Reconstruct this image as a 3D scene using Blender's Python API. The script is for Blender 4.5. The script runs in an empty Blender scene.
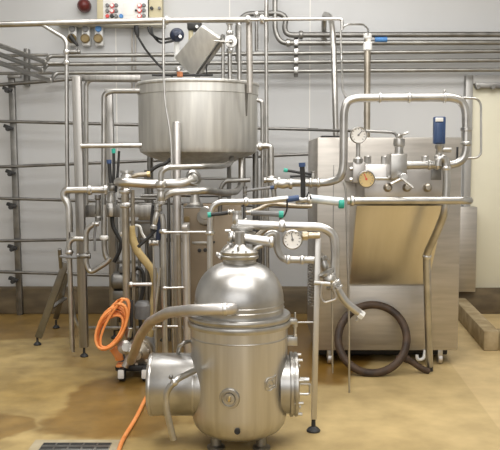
import bpy, bmesh, math, random
from mathutils import Vector, Matrix
random.seed(7)
C = bpy.context.scene.collection
F = 790.0; PITCH = math.atan(65/790); CAMH = 1.6
CP, SP = math.cos(PITCH), math.sin(PITCH)
V = Vector
UP = V((0, 0, 1)); XX = V((1, 0, 0)); YY = V((0, 1, 0))

def P(px, py, Y):
    """world point at depth Y (metres in front of the camera) for a place measured on the photograph"""
    a = (px-250)/F; b = (225-py)/F
    ry = CP + b*SP; rz = -SP + b*CP
    s = Y/ry
    return V((a*s, Y, CAMH + rz*s))
def R(n, Y): return n*Y/F
def FY(py):
    b = (225-py)/F
    return -CAMH*(CP+b*SP)/(-SP+b*CP)
def FP(px, py):
    p = P(px, py, FY(py)); p.z = 0; return p
def ZF(py, Y): return P(250, py, Y).z
def XF(px, py, Y): return P(px, py, Y).x

# ------------------------------------------------------------------ materials
def nodes(name):
    m = bpy.data.materials.new(name); m.use_nodes = True
    nt = m.node_tree; b = nt.nodes['Principled BSDF']
    return m, nt, b
def mixmat(name, c1, c2, rough=0.4, metal=0.0, scale=6, stretch=(1, 1, 1), bump=0.0, rvar=0.08, detail=4, lo=0.35, hi=0.7, spec=0.5):
    m, nt, b = nodes(name)
    L = nt.links
    tc = nt.nodes.new('ShaderNodeTexCoord'); mp = nt.nodes.new('ShaderNodeMapping')
    mp.inputs['Scale'].default_value = stretch
    L.new(tc.outputs['Object'], mp.inputs['Vector'])
    nz = nt.nodes.new('ShaderNodeTexNoise'); nz.inputs['Scale'].default_value = scale; nz.inputs['Detail'].default_value = detail
    L.new(mp.outputs['Vector'], nz.inputs['Vector'])
    cr = nt.nodes.new('ShaderNodeValToRGB')
    cr.color_ramp.elements[0].position = lo; cr.color_ramp.elements[1].position = hi
    cr.color_ramp.elements[0].color = (*c1, 1); cr.color_ramp.elements[1].color = (*c2, 1)
    L.new(nz.outputs['Fac'], cr.inputs['Fac']); L.new(cr.outputs['Color'], b.inputs['Base Color'])
    mr = nt.nodes.new('ShaderNodeMapRange'); mr.inputs['To Min'].default_value = max(rough-rvar, .02); mr.inputs['To Max'].default_value = rough+rvar
    L.new(nz.outputs['Fac'], mr.inputs['Value']); L.new(mr.outputs['Result'], b.inputs['Roughness'])
    b.inputs['Metallic'].default_value = metal
    b.inputs['Specular IOR Level'].default_value = spec
    if bump:
        bp = nt.nodes.new('ShaderNodeBump'); bp.inputs['Strength'].default_value = bump; bp.inputs['Distance'].default_value = .01
        L.new(nz.outputs['Fac'], bp.inputs['Height']); L.new(bp.outputs['Normal'], b.inputs['Normal'])
    return m
STEEL = mixmat('satin_steel', (.40, .39, .37), (.56, .55, .525), .34, 1, 9)
STEEL_V = mixmat('brushed_steel', (.30, .29, .275), (.42, .41, .39), .42, 1, 5, (9, 9, .35), rvar=.1)
VESSEL = mixmat('vessel_steel', (.55, .535, .505), (.66, .645, .61), .40, 1, 4, (7, 7, .3), rvar=.08)
DOME = mixmat('dome_steel', (.42, .415, .405), (.60, .595, .58), .37, 1, 3, (2, 2, 2), rvar=.1)
PANELST = mixmat('panel_steel', (.44, .415, .38), (.53, .50, .46), .46, 1, 3, (1, 1, 10), rvar=.06)
HEADST = mixmat('head_steel', (.52, .50, .48), (.64, .62, .60), .45, 1, 6, rvar=.06)
TANKST = mixmat('tank_steel', (.58, .575, .55), (.74, .735, .70), .56, .95, 3.5, (6, 6, .5), rvar=.08, detail=6)
BRIGHT = mixmat('polished_steel', (.52, .51, .49), (.67, .66, .64), .31, 1, 8)
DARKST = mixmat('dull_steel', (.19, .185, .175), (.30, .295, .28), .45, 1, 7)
WARMST = mixmat('warm_steel', (.36, .32, .26), (.48, .44, .37), .40, 1, 7)
WALLST = mixmat('wall_pipe_steel', (.27, .265, .25), (.38, .375, .355), .42, 1, 7)
EXCHST = mixmat('exchanger_panel', (.24, .19, .135), (.33, .275, .205), .5, .7, 3)
FRAMEST = mixmat('door_frame_steel', (.36, .355, .34), (.44, .435, .42), .5, .7, 3)
BRASS = mixmat('brass', (.55, .43, .22), (.68, .56, .32), .33, 1, 9)
UNION = mixmat('dull_brass', (.44, .38, .27), (.56, .50, .38), .33, 1, 9)
BLACK = mixmat('black_rubber', (.012, .012, .012), (.03, .03, .03), .5, 0, 12)
NAVY = mixmat('navy_plastic', (.012, .018, .04), (.02, .03, .06), .35, 0, 12)
BLUE = mixmat('blue_plastic', (.025, .055, .14), (.04, .08, .19), .4, 0, 10)
BLUEL = mixmat('bright_blue', (.06, .20, .50), (.08, .26, .58), .45, 0, 10)
GREEN = mixmat('teal_plastic', (.02, .32, .25), (.03, .40, .30), .45, 0, 10)
ORANGE = mixmat('orange_rubber', (.80, .26, .06), (.90, .38, .13), .45, 0, 14)
TAN = mixmat('tan_hose', (.42, .31, .13), (.56, .44, .22), .55, 0, 16)
BROWN = mixmat('brown_rubber', (.028, .016, .010), (.085, .05, .028), .6, 0, 10)
COPPER = mixmat('copper_nut', (.45, .16, .07), (.55, .22, .10), .4, .3, 10)
RED = mixmat('red_plastic', (.085, .010, .009), (.12, .015, .013), .35, 0, 8)
REDB = mixmat('bright_red', (.65, .05, .05), (.72, .08, .07), .4, 0, 8)
CREAM = mixmat('cream_paint', (.58, .55, .45), (.64, .61, .51), .5, 0, 3)
DOORC = mixmat('cream_door_panel', (.66, .63, .49), (.71, .68, .54), .5, 0, 1.5)
BEIGE = mixmat('beige_box', (.52, .47, .30), (.58, .52, .35), .5, 0, 4)
WHITE = mixmat('white_plastic', (.75, .75, .73), (.82, .82, .80), .4, 0, 5)
DIAL = mixmat('dial_white', (.78, .76, .72), (.84, .82, .78), .4, 0, 5)
DIALY = mixmat('dial_yellow', (.58, .42, .17), (.66, .50, .24), .4, 0, 5)
OCHRE = mixmat('ochre_socket', (.17, .12, .045), (.26, .19, .08), .4, 0, 12)
GREYP = mixmat('grey_plastic', (.14, .14, .14), (.2, .2, .2), .4, 0, 12)
CONC = mixmat('concrete', (.27, .20, .10), (.44, .35, .21), .8, 0, 9, bump=.3)
WALLM = mixmat('wall_panel', (.52, .527, .53), (.58, .587, .59), .6, 0, .9, (1, 1, .5), rvar=.04, lo=.3, hi=.75)
KERB = mixmat('kerb_render', (.085, .06, .03), (.17, .125, .065), .6, 0, 3, (1, 1, 3))
CEIL = mixmat('ceiling_white', (.72, .71, .68), (.76, .75, .72), .7, 0, 2)

def floor_mat():
    m, nt, b = nodes('wet_resin_floor'); L = nt.links
    tc = nt.nodes.new('ShaderNodeTexCoord')
    n1 = nt.nodes.new('ShaderNodeTexNoise'); n1.inputs['Scale'].default_value = .75; n1.inputs['Detail'].default_value = 3
    n2 = nt.nodes.new('ShaderNodeTexNoise'); n2.inputs['Scale'].default_value = 5; n2.inputs['Detail'].default_value = 6
    L.new(tc.outputs['Object'], n1.inputs['Vector']); L.new(tc.outputs['Object'], n2.inputs['Vector'])
    r1 = nt.nodes.new('ShaderNodeValToRGB')
    e = r1.color_ramp.elements
    e[0].position = .36; e[0].color = (.34, .24, .085, 1); e[1].position = .58; e[1].color = (.43, .325, .145, 1)
    L.new(n1.outputs['Fac'], r1.inputs['Fac'])
    r2 = nt.nodes.new('ShaderNodeValToRGB'); r2.color_ramp.elements[0].color = (.84, .82, .78, 1); r2.color_ramp.elements[1].color = (1.08, 1.07, 1.05, 1)
    r2.color_ramp.elements[0].position = .3; r2.color_ramp.elements[1].position = .7
    L.new(n2.outputs['Fac'], r2.inputs['Fac'])
    mx = nt.nodes.new('ShaderNodeMix'); mx.data_type = 'RGBA'; mx.blend_type = 'MULTIPLY'; mx.inputs[0].default_value = 1
    L.new(r1.outputs['Color'], mx.inputs[6]); L.new(r2.outputs['Color'], mx.inputs[7])
    # paler concrete towards the right hand bay (a colour change of the floor itself)
    sx = nt.nodes.new('ShaderNodeSeparateXYZ'); L.new(tc.outputs['Object'], sx.inputs[0])
    mr = nt.nodes.new('ShaderNodeMapRange'); mr.inputs['From Min'].default_value = -.5; mr.inputs['From Max'].default_value = 1.2
    L.new(sx.outputs['X'], mr.inputs['Value'])
    mx2 = nt.nodes.new('ShaderNodeMix'); mx2.data_type = 'RGBA'; mx2.inputs[7].default_value = (.52, .40, .205, 1)
    mm = nt.nodes.new('ShaderNodeMath'); mm.operation = 'MULTIPLY'; mm.inputs[1].default_value = .75
    L.new(mr.outputs['Result'], mm.inputs[0]); L.new(mm.outputs[0], mx2.inputs[0]); L.new(mx.outputs[2], mx2.inputs[6])
    mx3 = nt.nodes.new('ShaderNodeMix'); mx3.data_type = 'RGBA'; mx3.blend_type = 'MULTIPLY'; mx3.inputs[0].default_value = 1
    L.new(mx2.outputs[2], mx3.inputs[6]); L.new(r2.outputs['Color'], mx3.inputs[7])
    # darker wet patches; those behind the vessel and by the wall also paint in shade
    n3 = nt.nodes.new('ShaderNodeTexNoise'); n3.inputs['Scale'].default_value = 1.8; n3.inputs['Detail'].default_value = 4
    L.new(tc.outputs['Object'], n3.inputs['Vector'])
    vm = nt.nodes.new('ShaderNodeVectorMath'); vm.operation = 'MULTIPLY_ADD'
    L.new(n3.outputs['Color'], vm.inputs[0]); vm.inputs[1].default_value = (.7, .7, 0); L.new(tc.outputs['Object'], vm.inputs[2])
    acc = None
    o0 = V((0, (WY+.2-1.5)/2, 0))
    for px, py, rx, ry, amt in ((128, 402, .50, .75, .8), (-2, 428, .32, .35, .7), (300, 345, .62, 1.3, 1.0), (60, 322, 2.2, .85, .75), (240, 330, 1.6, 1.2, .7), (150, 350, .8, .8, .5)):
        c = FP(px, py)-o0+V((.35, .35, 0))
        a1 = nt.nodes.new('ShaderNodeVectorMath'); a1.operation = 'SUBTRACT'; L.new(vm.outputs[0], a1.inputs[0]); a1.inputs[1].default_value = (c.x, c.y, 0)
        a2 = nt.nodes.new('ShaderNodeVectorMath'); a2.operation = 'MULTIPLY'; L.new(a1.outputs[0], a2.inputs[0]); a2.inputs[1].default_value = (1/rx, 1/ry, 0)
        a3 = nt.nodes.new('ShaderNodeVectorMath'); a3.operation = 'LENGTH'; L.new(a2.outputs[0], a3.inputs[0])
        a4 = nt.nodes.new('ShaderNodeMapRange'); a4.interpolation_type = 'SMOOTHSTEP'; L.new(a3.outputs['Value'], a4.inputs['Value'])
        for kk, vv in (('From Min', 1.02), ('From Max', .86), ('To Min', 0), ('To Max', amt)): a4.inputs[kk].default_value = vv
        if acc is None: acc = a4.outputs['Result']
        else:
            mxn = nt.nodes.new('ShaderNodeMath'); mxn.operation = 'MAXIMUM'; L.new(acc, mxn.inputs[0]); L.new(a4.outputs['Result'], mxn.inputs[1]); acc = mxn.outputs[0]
    wet = nt.nodes.new('ShaderNodeMix'); wet.data_type = 'RGBA'; wet.blend_type = 'MULTIPLY'  # wet tone and painted shade are multiplied in through one mask
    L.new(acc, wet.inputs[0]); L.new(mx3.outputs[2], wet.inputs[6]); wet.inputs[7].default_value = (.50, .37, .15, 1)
    # paler bay to the right of a straight floor joint
    p1, p2 = FP(452, 365)-o0, FP(500, 430)-o0
    d = (p2-p1).normalized(); nn = V((-d.y, d.x, 0))
    if nn.x < 0: nn = -nn
    dt = nt.nodes.new('ShaderNodeVectorMath'); dt.operation = 'DOT_PRODUCT'; L.new(tc.outputs['Object'], dt.inputs[0]); dt.inputs[1].default_value = nn
    mb = nt.nodes.new('ShaderNodeMapRange'); L.new(dt.outputs['Value'], mb.inputs['Value'])
    for kk, vv in (('From Min', nn.dot(p1)-.004), ('From Max', nn.dot(p1)+.004)): mb.inputs[kk].default_value = vv
    bay = nt.nodes.new('ShaderNodeMix'); bay.data_type = 'RGBA'; bay.blend_type = 'MULTIPLY'
    L.new(mb.outputs['Result'], bay.inputs[0]); L.new(wet.outputs[2], bay.inputs[6]); bay.inputs[7].default_value = (1.16, 1.17, 1.24, 1)
    L.new(bay.outputs[2], b.inputs['Base Color'])
    rr = nt.nodes.new('ShaderNodeMapRange'); rr.inputs['To Min'].default_value = .48; rr.inputs['To Max'].default_value = .32
    L.new(acc, rr.inputs['Value']); L.new(rr.outputs['Result'], b.inputs['Roughness'])
    b.inputs['Specular IOR Level'].default_value = .4
    return m
WY = 8.3
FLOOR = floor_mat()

# ------------------------------------------------------------------ mesh helpers (bodies in world space)
def frame_for(d):
    d = d.normalized(); a = UP if abs(d.z) < .9 else XX
    u = d.cross(a).normalized(); return u, d.cross(u).normalized()
def fillet(pts, bend, n=6, closed=False):
    pts = [V(p) for p in pts]
    if len(pts) < 3: return pts
    out = [pts[0]]
    for i in range(1, len(pts)-1):
        a, b, c = pts[i-1], pts[i], pts[i+1]
        bb = bend
        la, lc = (a-b).length, (c-b).length
        k = min(bb, la*.48 if i > 1 else la*.95, lc*.48 if i < len(pts)-2 else lc*.95)
        s, e = b+(a-b)/la*k, b+(c-b)/lc*k
        for j in range(n+1):
            t = j/n; out.append(s*(1-t)**2 + b*2*t*(1-t) + e*t*t)
    out.append(pts[-1]); return out
def smooth_path(pts, n=6, closed=False):
    pts = [V(p) for p in pts]; out = []; m = len(pts)
    rng = range(m if closed else m-1)
    for i in rng:
        if closed: p0, p1, p2, p3 = pts[(i-1) % m], pts[i], pts[(i+1) % m], pts[(i+2) % m]
        else: p0, p1, p2, p3 = pts[max(i-1, 0)], pts[i], pts[i+1], pts[min(i+2, m-1)]
        for j in range(n):
            t = j/n
            out.append(.5*((2*p1)+(p2-p0)*t+(2*p0-5*p1+4*p2-p3)*t*t+(3*p1-p0-3*p2+p3)*t**3))
    if not closed: out.append(pts[-1])
    return out
class MB:
    def __init__(self): self.bm = bmesh.new()
    def tube(self, path, r, seg=14, closed=False, cap=True):
        path = [V(p) for p in path]; n = len(path); bm = self.bm
        rs = r if isinstance(r, (list, tuple)) else [r]*n
        tang = []
        for i in range(n):
            a = path[(i-1) % n] if (closed or i > 0) else path[i]
            b = path[(i+1) % n] if (closed or i < n-1) else path[i]
            d = (b-a); tang.append(d.normalized() if d.length > 1e-9 else V((0, 0, 1)))
        u, w = frame_for(tang[0]); rings = []
        for i in range(n):
            if i:
                q = tang[i-1].rotation_difference(tang[i]); u = (q @ u).normalized(); w = tang[i].cross(u).normalized(); u = w.cross(tang[i]).normalized()
            else: w = tang[0].cross(u).normalized()
            rings.append([bm.verts.new(path[i] + (u*math.cos(2*math.pi*k/seg) + w*math.sin(2*math.pi*k/seg))*rs[i]) for k in range(seg)])
        for i in range(n if closed else n-1):
            A, B = rings[i], rings[(i+1) % n]
            for k in range(seg):
                bm.faces.new((A[k], A[(k+1) % seg], B[(k+1) % seg], B[k]))
        if cap and not closed:
            bm.faces.new(rings[0][::-1]); bm.faces.new(rings[-1])
        return self
    def lathe(self, prof, o, d=UP, seg=40):
        """prof: list of (radius, distance along d)"""
        o = V(o); d = V(d).normalized(); u, w = frame_for(d); bm = self.bm; rings = []
        for r, h in prof:
            if r < 1e-6: rings.append([bm.verts.new(o+d*h)])
            else: rings.append([bm.verts.new(o+d*h+(u*math.cos(2*math.pi*k/seg)+w*math.sin(2*math.pi*k/seg))*r) for k in range(seg)])
        for A, B in zip(rings, rings[1:]):
            if len(A) == 1 and len(B) == 1: continue
            for k in range(seg):
                k2 = (k+1) % seg
                if len(A) == 1: bm.faces.new((A[0], B[k2], B[k]))
                elif len(B) == 1: bm.faces.new((A[k], A[k2], B[0]))
                else: bm.faces.new((A[k], A[k2], B[k2], B[k]))
        for ring, rev in ((rings[0], True), (rings[-1], False)):
            if len(ring) > 1: bm.faces.new(ring[::-1] if rev else ring)
        return self
    def cyl(self, o, d, r, h, seg=20, ch=.12):
        c = min(r, h)*ch
        return self.lathe([(r-c, 0), (r, c), (r, h-c), (r-c, h)], o, d, seg)
    def hexa(self, pts8, bev=0.0):
        bm = self.bm; vs = [bm.verts.new(p) for p in pts8]
        fs = [bm.faces.new([vs[i] for i in q]) for q in ((0, 3, 2, 1), (4, 5, 6, 7), (0, 1, 5, 4), (1, 2, 6, 5), (2, 3, 7, 6), (3, 0, 4, 7))]
        if bev:
            es = {e for f in fs for e in f.edges}
            bmesh.ops.bevel(bm, geom=list(es), offset=bev, segments=2, affect='EDGES', profile=.5)
        return self
    def box(self, lo, hi, bev=0.0):
        (x0, y0, z0), (x1, y1, z1) = lo, hi
        return self.hexa([V(p) for p in ((x0, y0, z0), (x1, y0, z0), (x1, y1, z0), (x0, y1, z0), (x0, y0, z1), (x1, y0, z1), (x1, y1, z1), (x0, y1, z1))], bev)
    def bar(self, a, b, w, h=None, bev=0.0, side=None):
        """rectangular bar from a to b, w across, h the other way"""
        a, b = V(a), V(b); h = h or w; d = (b-a).normalized()
        s = V(side) if side is not None else (XX if abs(d.x) < .7 else UP)
        s = (s-d*s.dot(d)).normalized(); t = d.cross(s).normalized()
        q = []
        for p in (a, b):
            for i, j in ((-1, -1), (1, -1), (1, 1), (-1, 1)): q.append(p+s*i*w/2+t*j*h/2)
        return self.hexa(q, bev)
    def sphere(self, c, r, seg=20, squash=1.0, d=UP):
        pr = [(r*math.sin(math.pi*i/12), -r*squash*math.cos(math.pi*i/12)) for i in range(13)]
        pr[0] = (0, -r*squash); pr[-1] = (0, r*squash)
        return self.lathe(pr, c, d, seg)

def put(name, mb, mat, parent=None, label=None, cat=None, group=None, kind=None, flat=False):
    bm = mb.bm
    bmesh.ops.recalc_face_normals(bm, faces=bm.faces[:])
    for f in bm.faces: f.smooth = not flat
    for e in bm.edges:
        if len(e.link_faces) == 2 and e.calc_face_angle(0) > .62: e.smooth = False
    xs = [v.co for v in bm.verts]
    lo = V([min(p[i] for p in xs) for i in range(3)]); hi = V([max(p[i] for p in xs) for i in range(3)])
    o0 = (lo+hi)/2
    if parent is None: o0.z = lo.z
    for v in bm.verts: v.co -= o0
    me = bpy.data.meshes.new(name); bm.to_mesh(me); bm.free(); me.materials.append(mat)
    ob = bpy.data.objects.new(name, me); C.objects.link(ob)
    if parent is not None:
        ob.parent = parent; ob.location = o0 - wloc(parent)
    else: ob.location = o0
    if label: ob['label'] = label
    if cat: ob['category'] = cat
    if group: ob['group'] = group
    if kind: ob['kind'] = kind
    return ob
def wloc(o):
    p = V(o.location)
    while o.parent is not None: o = o.parent; p = p+o.location
    return p
def thing(name, label, cat, loc, group=None):
    o = bpy.data.objects.new(name, None); C.objects.link(o); o.location = V(loc); o.empty_display_size = .1
    o['label'] = label; o['category'] = cat
    if group: o['group'] = group
    return o
def dup(root, delta, label=None, group=None):
    r = root.copy(); C.objects.link(r); r.location = V(root.location)+V(delta)
    if label: r['label'] = label
    if group: r['group'] = group
    for ch in list(root.children):
        c = ch.copy(); C.objects.link(c); c.parent = r
        for g in list(ch.children):
            d = g.copy(); C.objects.link(d); d.parent = c
    return r
def pp(pts, Y):
    return [P(p[0], p[1], p[2] if len(p) > 2 else Y) for p in pts]
def ring_on(path, q):
    """nearest place on a path and the direction there"""
    best = None
    for i in range(len(path)-1):
        a, b = path[i], path[i+1]; d = b-a
        t = max(0, min(1, (q-a).dot(d)/max(d.dot(d), 1e-12))); c = a+d*t
        if best is None or (c-q).length < best[0]: best = ((c-q).length, c, d.normalized())
    return best[1], best[2]
def pipe(name, label, cat, Y, pts, rpx, bend=10, clamps=(), mat=None, group=None, soft=False, cl=1.55, cw=2.2, parent=None, cmat=None, flanges=()):
    w = pp(pts, Y); r = R(rpx, Y)
    path = smooth_path(w) if soft else fillet(w, R(bend, Y))
    o = put(name, MB().tube(path, r), mat or STEEL, parent, label, cat, group)
    for c in clamps:
        q, d = ring_on(path, P(c[0], c[1], c[2] if len(c) > 2 else Y))
        h = R(cw, Y)*1.0; rr = r*cl
        m = MB().lathe([(r*1.0, -h), (rr*.86, -h*.9), (rr, -h*.45), (rr, h*.45), (rr*.86, h*.9), (r, h)], q, d, 18)
        # wing nut block of the clamp
        u, v = frame_for(d)
        put('clamp_ring', m, cmat or BRIGHT, o)
    for c in flanges:
        q, d = ring_on(path, P(c[0], c[1], c[3] if len(c) > 3 else Y))
        h = R(1.3, Y)
        put('flange', MB().cyl(q-d*h, d, R(c[2], Y), 2*h, 24), cmat or BRIGHT, o)
    return o
def lever(parent, pts, Y, r0, tip=None, mat=None, tiplen=.22, name='lever_handle'):
    w = pp(pts, Y); r = R(r0, Y)
    h = put(name, MB().tube(w, r, 10), mat or BLACK, parent)
    if tip:
        a, b = w[-2], w[-1]
        put('handle_grip', MB().tube([b-(b-a)*tiplen, b+(b-a)*.02], r*1.35, 10), tip, h)
    return h
def valve(label, px, py, Y, axis, rpx, lenpx, levers=(), mat=None, group=None, cat='valve', name='valve'):
    c = P(px, py, Y); d = V(axis).normalized(); r = R(rpx, Y); h = R(lenpx, Y)/2
    t = thing(name, label, cat, c-UP*r, group)
    put('valve_body', MB().lathe([(r*.62, -h), (r*.95, -h), (r*.95, -h*.72), (r*.66, -h*.62), (r*.8, -h*.3), (r*.88, 0), (r*.8, h*.3), (r*.66, h*.62), (r*.95, h*.72), (r*.95, h), (r*.62, h)], c, d, 20), mat or STEEL, t)
    for lv in levers:
        pts, rr, tip = lv[:3]
        lever(t, pts, Y, rr, tip, lv[3] if len(lv) > 3 else None)
    return t
def foot(parent, p, Y=None, r=.026, name='levelling_foot'):
    """threaded stem and rubber pad standing on the floor under point p"""
    z = max(p.z, .05)
    put(name, MB().lathe([(r*1.25, 0), (r*1.3, .008), (r*.9, .022), (r*.42, .03), (r*.36, z), (0, z)], V((p.x, p.y, 0)), UP, 16), BLACK, parent)
def gauge(label, px, py, Y, rpx, face, needle_col, ang, d=(0, -1, 0)):
    c = P(px, py, Y); r = R(rpx, Y); d = V(d).normalized(); u, w = frame_for(d)
    if w.z < 0: w = -w
    if u.x < 0: u = -u
    t = thing('pressure_gauge', label, 'gauge', c-UP*r)
    put('gauge_case', MB().lathe([(r*.7, -r*.55), (r*.95, -r*.5), (r, -r*.1), (r, .0), (r*.88, .012*r/.06), (r*.88, -.05*r)], c, d, 36), BRIGHT, t)
    put('dial_face', MB().lathe([(0, 0), (r*.89, 0), (r*.89, r*.02), (0, r*.02)], c, d, 36), face, t)
    m = MB()
    for k in range(11):
        a = math.radians(225-27*k); e = u*math.cos(a)+w*math.sin(a)
        m.bar(c+d*r*.04+e*r*.62, c+d*r*.04+e*r*.8, r*.06, r*.02)
    put('scale_marks', m, GREYP, t)
    a = math.radians(ang); e = u*math.cos(a)+w*math.sin(a)
    put('needle', MB().bar(c+d*r*.07-e*r*.15, c+d*r*.07+e*r*.66, r*.09, r*.03).cyl(c+d*r*.03, d, r*.12, r*.08, 12), needle_col, t)
    return t

# ------------------------------------------------------------------ camera, light
cam = bpy.data.cameras.new('camera'); co = bpy.data.objects.new('camera', cam); C.objects.link(co)
cam.sensor_width = 36; cam.sensor_fit = 'HORIZONTAL'; cam.lens = F/500*36
co.location = (0, 0, CAMH); co.rotation_euler = (math.pi/2-PITCH, 0, 0)
bpy.context.scene.camera = co
sc = bpy.context.scene
sc.view_settings.view_transform = 'Standard'; sc.view_settings.look = 'None'; sc.view_settings.exposure = 0.0
wd = bpy.data.worlds.new('world'); sc.world = wd; wd.use_nodes = True
wd.node_tree.nodes['Background'].inputs['Color'].default_value = (1, .985, .965, 1)
wd.node_tree.nodes['Background'].inputs['Strength'].default_value = .36
def area(loc, rot, sx, sy, power, col=(1, .98, .955)):
    l = bpy.data.lights.new('area', 'AREA'); l.shape = 'RECTANGLE'; l.size = sx; l.size_y = sy; l.energy = power; l.color = col
    o = bpy.data.objects.new('ceiling_or_fill_lamp', l); C.objects.link(o); o.location = loc; o.rotation_euler = rot
area((-1.2, 5.4, 4.0), (0, 0, 0), 2.4, 1.2, 62)
area((1.6, 5.6, 4.0), (0, 0, 0), 2.4, 1.2, 90)
area((.2, 2.6, 4.0), (math.radians(20), 0, 0), 3.2, 1.3, 112)
area((-.6, -1.3, 2.7), (math.radians(84), 0, math.radians(-4)), 5.5, 2.4, 88)  # added fill behind the camera to brighten the steel, not a ceiling lamp
area((-.3, 7.1, 4.05), (math.radians(12), 0, 0), 3.5, .6, 28)

# ------------------------------------------------------------------ the setting
WY = 8.3
def struct(name, mb, mat): return put(name, mb, mat, kind='structure')
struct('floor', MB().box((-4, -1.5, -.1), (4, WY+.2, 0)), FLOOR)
struct('wall_back', MB().box((-4, WY, -.1), (4, WY+.2, 4.2)), WALLM)
struct('wall_left', MB().box((-4.2, -1.5, -.1), (-4, WY+.2, 4.2)), WALLM)
struct('wall_right', MB().box((4, -1.5, -.1), (4.2, WY+.2, 4.2)), WALLM)
struct('ceiling', MB().box((-4.2, -1.5, 4.2), (4.2, WY+.2, 4.3)), CEIL)
kz = ZF(290, 8.16)
struct('baseboard_back', MB().hexa([V(p) for p in ((-4, 8.13, 0), (4, 8.13, 0), (4, WY, 0), (-4, WY, 0), (-4, 8.19, kz), (4, 8.19, kz), (4, WY, kz+.02), (-4, WY, kz+.02))], .012), KERB)
# wall panel joints
for i, px in enumerate((118, 230, 309)):
    x = XF(px, 200, WY)
    struct('trim_%d' % (i+1), MB().box((x-.006, WY-.004, kz), (x+.006, WY+.01, 4.2)), CEIL)
# cold-room door on the right of the back wall
x0, x1 = XF(470, 200, WY-.07), XF(600, 200, WY)
zt, zb = ZF(85, WY), ZF(290, WY)
d1 = struct('door_1', MB().box((x0, WY-.05, zb), (x1, WY+.02, zt), .008), DOORC)
jx = XF(463.5, 200, WY-.09); hz = ZF(76, WY)
m = MB().box((jx, WY-.09, zb), (x0, WY+.01, hz), .006); m.box((x0, WY-.09, zt), (x1, WY+.01, hz), .006)
put('door_frame', m, FRAMEST, d1)
m = MB().bar(P(475, 85.5, WY-.1), P(560, 86.5, WY-.1), .05, .05, .004)
put('sliding_track', m, DARKST, d1)
for px in (477, 492): put('track_roller', MB().cyl(P(px, 87.5, WY-.1), -YY, .022, .05, 14), DARKST, d1)
put('kick_cladding', MB().box((XF(459, 250, WY-.2), WY-.2, ZF(292, WY-.2)), (XF(476.5, 250, WY-.2), WY-.02, ZF(207, WY-.2)), .006), PANELST, d1)
# kerb running out from the wall beside the machine
def kerb():
    h = .17
    def G(px, py):            # a place on top of the kerb
        b = (225-py)/F; Y = (h-CAMH)*(CP+b*SP)/(-SP+b*CP); return P(px, py, Y)
    n1, f1 = G(484, 331), G(458, 303)
    dirv = (f1-n1).normalized(); f1 = n1+dirv*((8.13-n1.y)/dirv.y)
    w = .13
    dn = lambda p: V((p.x, p.y, 0))
    m = MB()
    a, b, c, d = n1, V((n1.x+w, n1.y, h)), V((f1.x+w, f1.y, h)), f1
    m.hexa([dn(a), dn(b), dn(c), dn(d), a, b, c, d], .012)
    a, b, c, d = V((n1.x+w+.002, n1.y, h-.004)), V((3.98, n1.y, h-.004)), V((3.98, n1.y+w, h-.004)), V((n1.x+w+.002, n1.y+w, h-.004))
    m.hexa([dn(a), dn(b), dn(c), dn(d), a, b, c, d], .012)
    struct('trim_4', m, CONC)
kerb()

# ------------------------------------------------------------------ wall services
def trunking():
    Y = 8.1
    put('cable_trunking', MB().box((XF(56, 22, Y), Y, ZF(25, Y)), (XF(164, 22, Y), WY, ZF(19.5, Y)), .006), CREAM, None,
        'long cream cable trunking along the wall above the three sockets', 'trunking')
trunking()
def control_panel():
    Y = 8.17
    c = P(129, 18, Y); t = thing('control_panel', 'white push-button control panel on the wall above the cream trunking', 'control panel', c)
    put('panel_cabinet', MB().box((XF(97, 10, Y), Y, ZF(19, Y)), (XF(148, 10, Y), WY, ZF(-18, Y)), .006), WHITE, t)
    put('panel_edge_strip', MB().box((XF(97, 10, Y-.01), Y-.01, ZF(19, Y)), (XF(103, 10, Y-.01), Y+.02, ZF(-18, Y)), .004), BEIGE, t)
    put('panel_text_plate', MB().box((XF(123, 8, Y), Y-.004, ZF(15, Y)), (XF(134, 8, Y), Y+.004, ZF(3, Y)), .001), DIAL, t)
    def btn(px, py, mat, r=1.9):
        o = put('push_button', MB().lathe([(R(r, Y), 0), (R(r, Y), .018), (R(r*.8, Y), .026), (0, .028)], P(px, py, Y), -YY, 14), mat, t)
        return o
    for py in (5.5, 11):
        btn(107.5, py, GREYP); btn(116.3, py, GREYP)
        o = btn(112, py, WHITE); put('button_ring', MB().tube([P(112, py, Y-.02)+V((math.cos(a)*R(1.9, Y), 0, math.sin(a)*R(1.9, Y))) for a in [2*math.pi*k/14 for k in range(14)]], .005, 6, True), REDB, o)
    btn(107.5, 16.3, REDB); btn(112, 16.3, BLACK); btn(116.3, 16.3, GREYP); btn(121.3, 16.3, BLUEL, 2.1)
    for py in (5.5, 10.5, 16):
        btn(144, py, GREYP)
        o = btn(139.5, py, WHITE); put('button_ring', MB().tube([P(139.5, py, Y-.02)+V((math.cos(a)*R(1.9, Y), 0, math.sin(a)*R(1.9, Y))) for a in [2*math.pi*k/14 for k in range(14)]], .005, 6, True), REDB, o)
    btn(136, 10.5, BLACK, 1.1)
control_panel()
def junction():
    Y = 8.15
    t = thing('switch_box', 'beige switch box with a black knob at the end of the trunking', 'switch box', P(155, 19, Y))
    put('box_body', MB().box((XF(149, 10, Y), Y, ZF(19, Y)), (XF(162, 10, Y), WY, ZF(-10, Y)), .008), BEIGE, t)
    put('rotary_knob', MB().cyl(P(151.8, 8.5, Y), -YY, R(1.7, Y), .03, 14), BLACK, t)
    put('rotary_knob', MB().cyl(P(159.5, 8.5, Y), -YY, R(1.5, Y), .03, 14), GREYP, t)
junction()
t = thing('warning_beacon', 'dark red dome beacon mounted high on the white wall', 'beacon', P(85, 12.5, 8.2))
put('red_dome', MB().lathe([(R(6, 8.2), 0), (R(6, 8.2), .05), (R(5, 8.2), .09), (R(2.5, 8.2), .115), (0, .12)], P(85, 6.3, 8.24), -YY, 24), RED, t)
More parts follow.
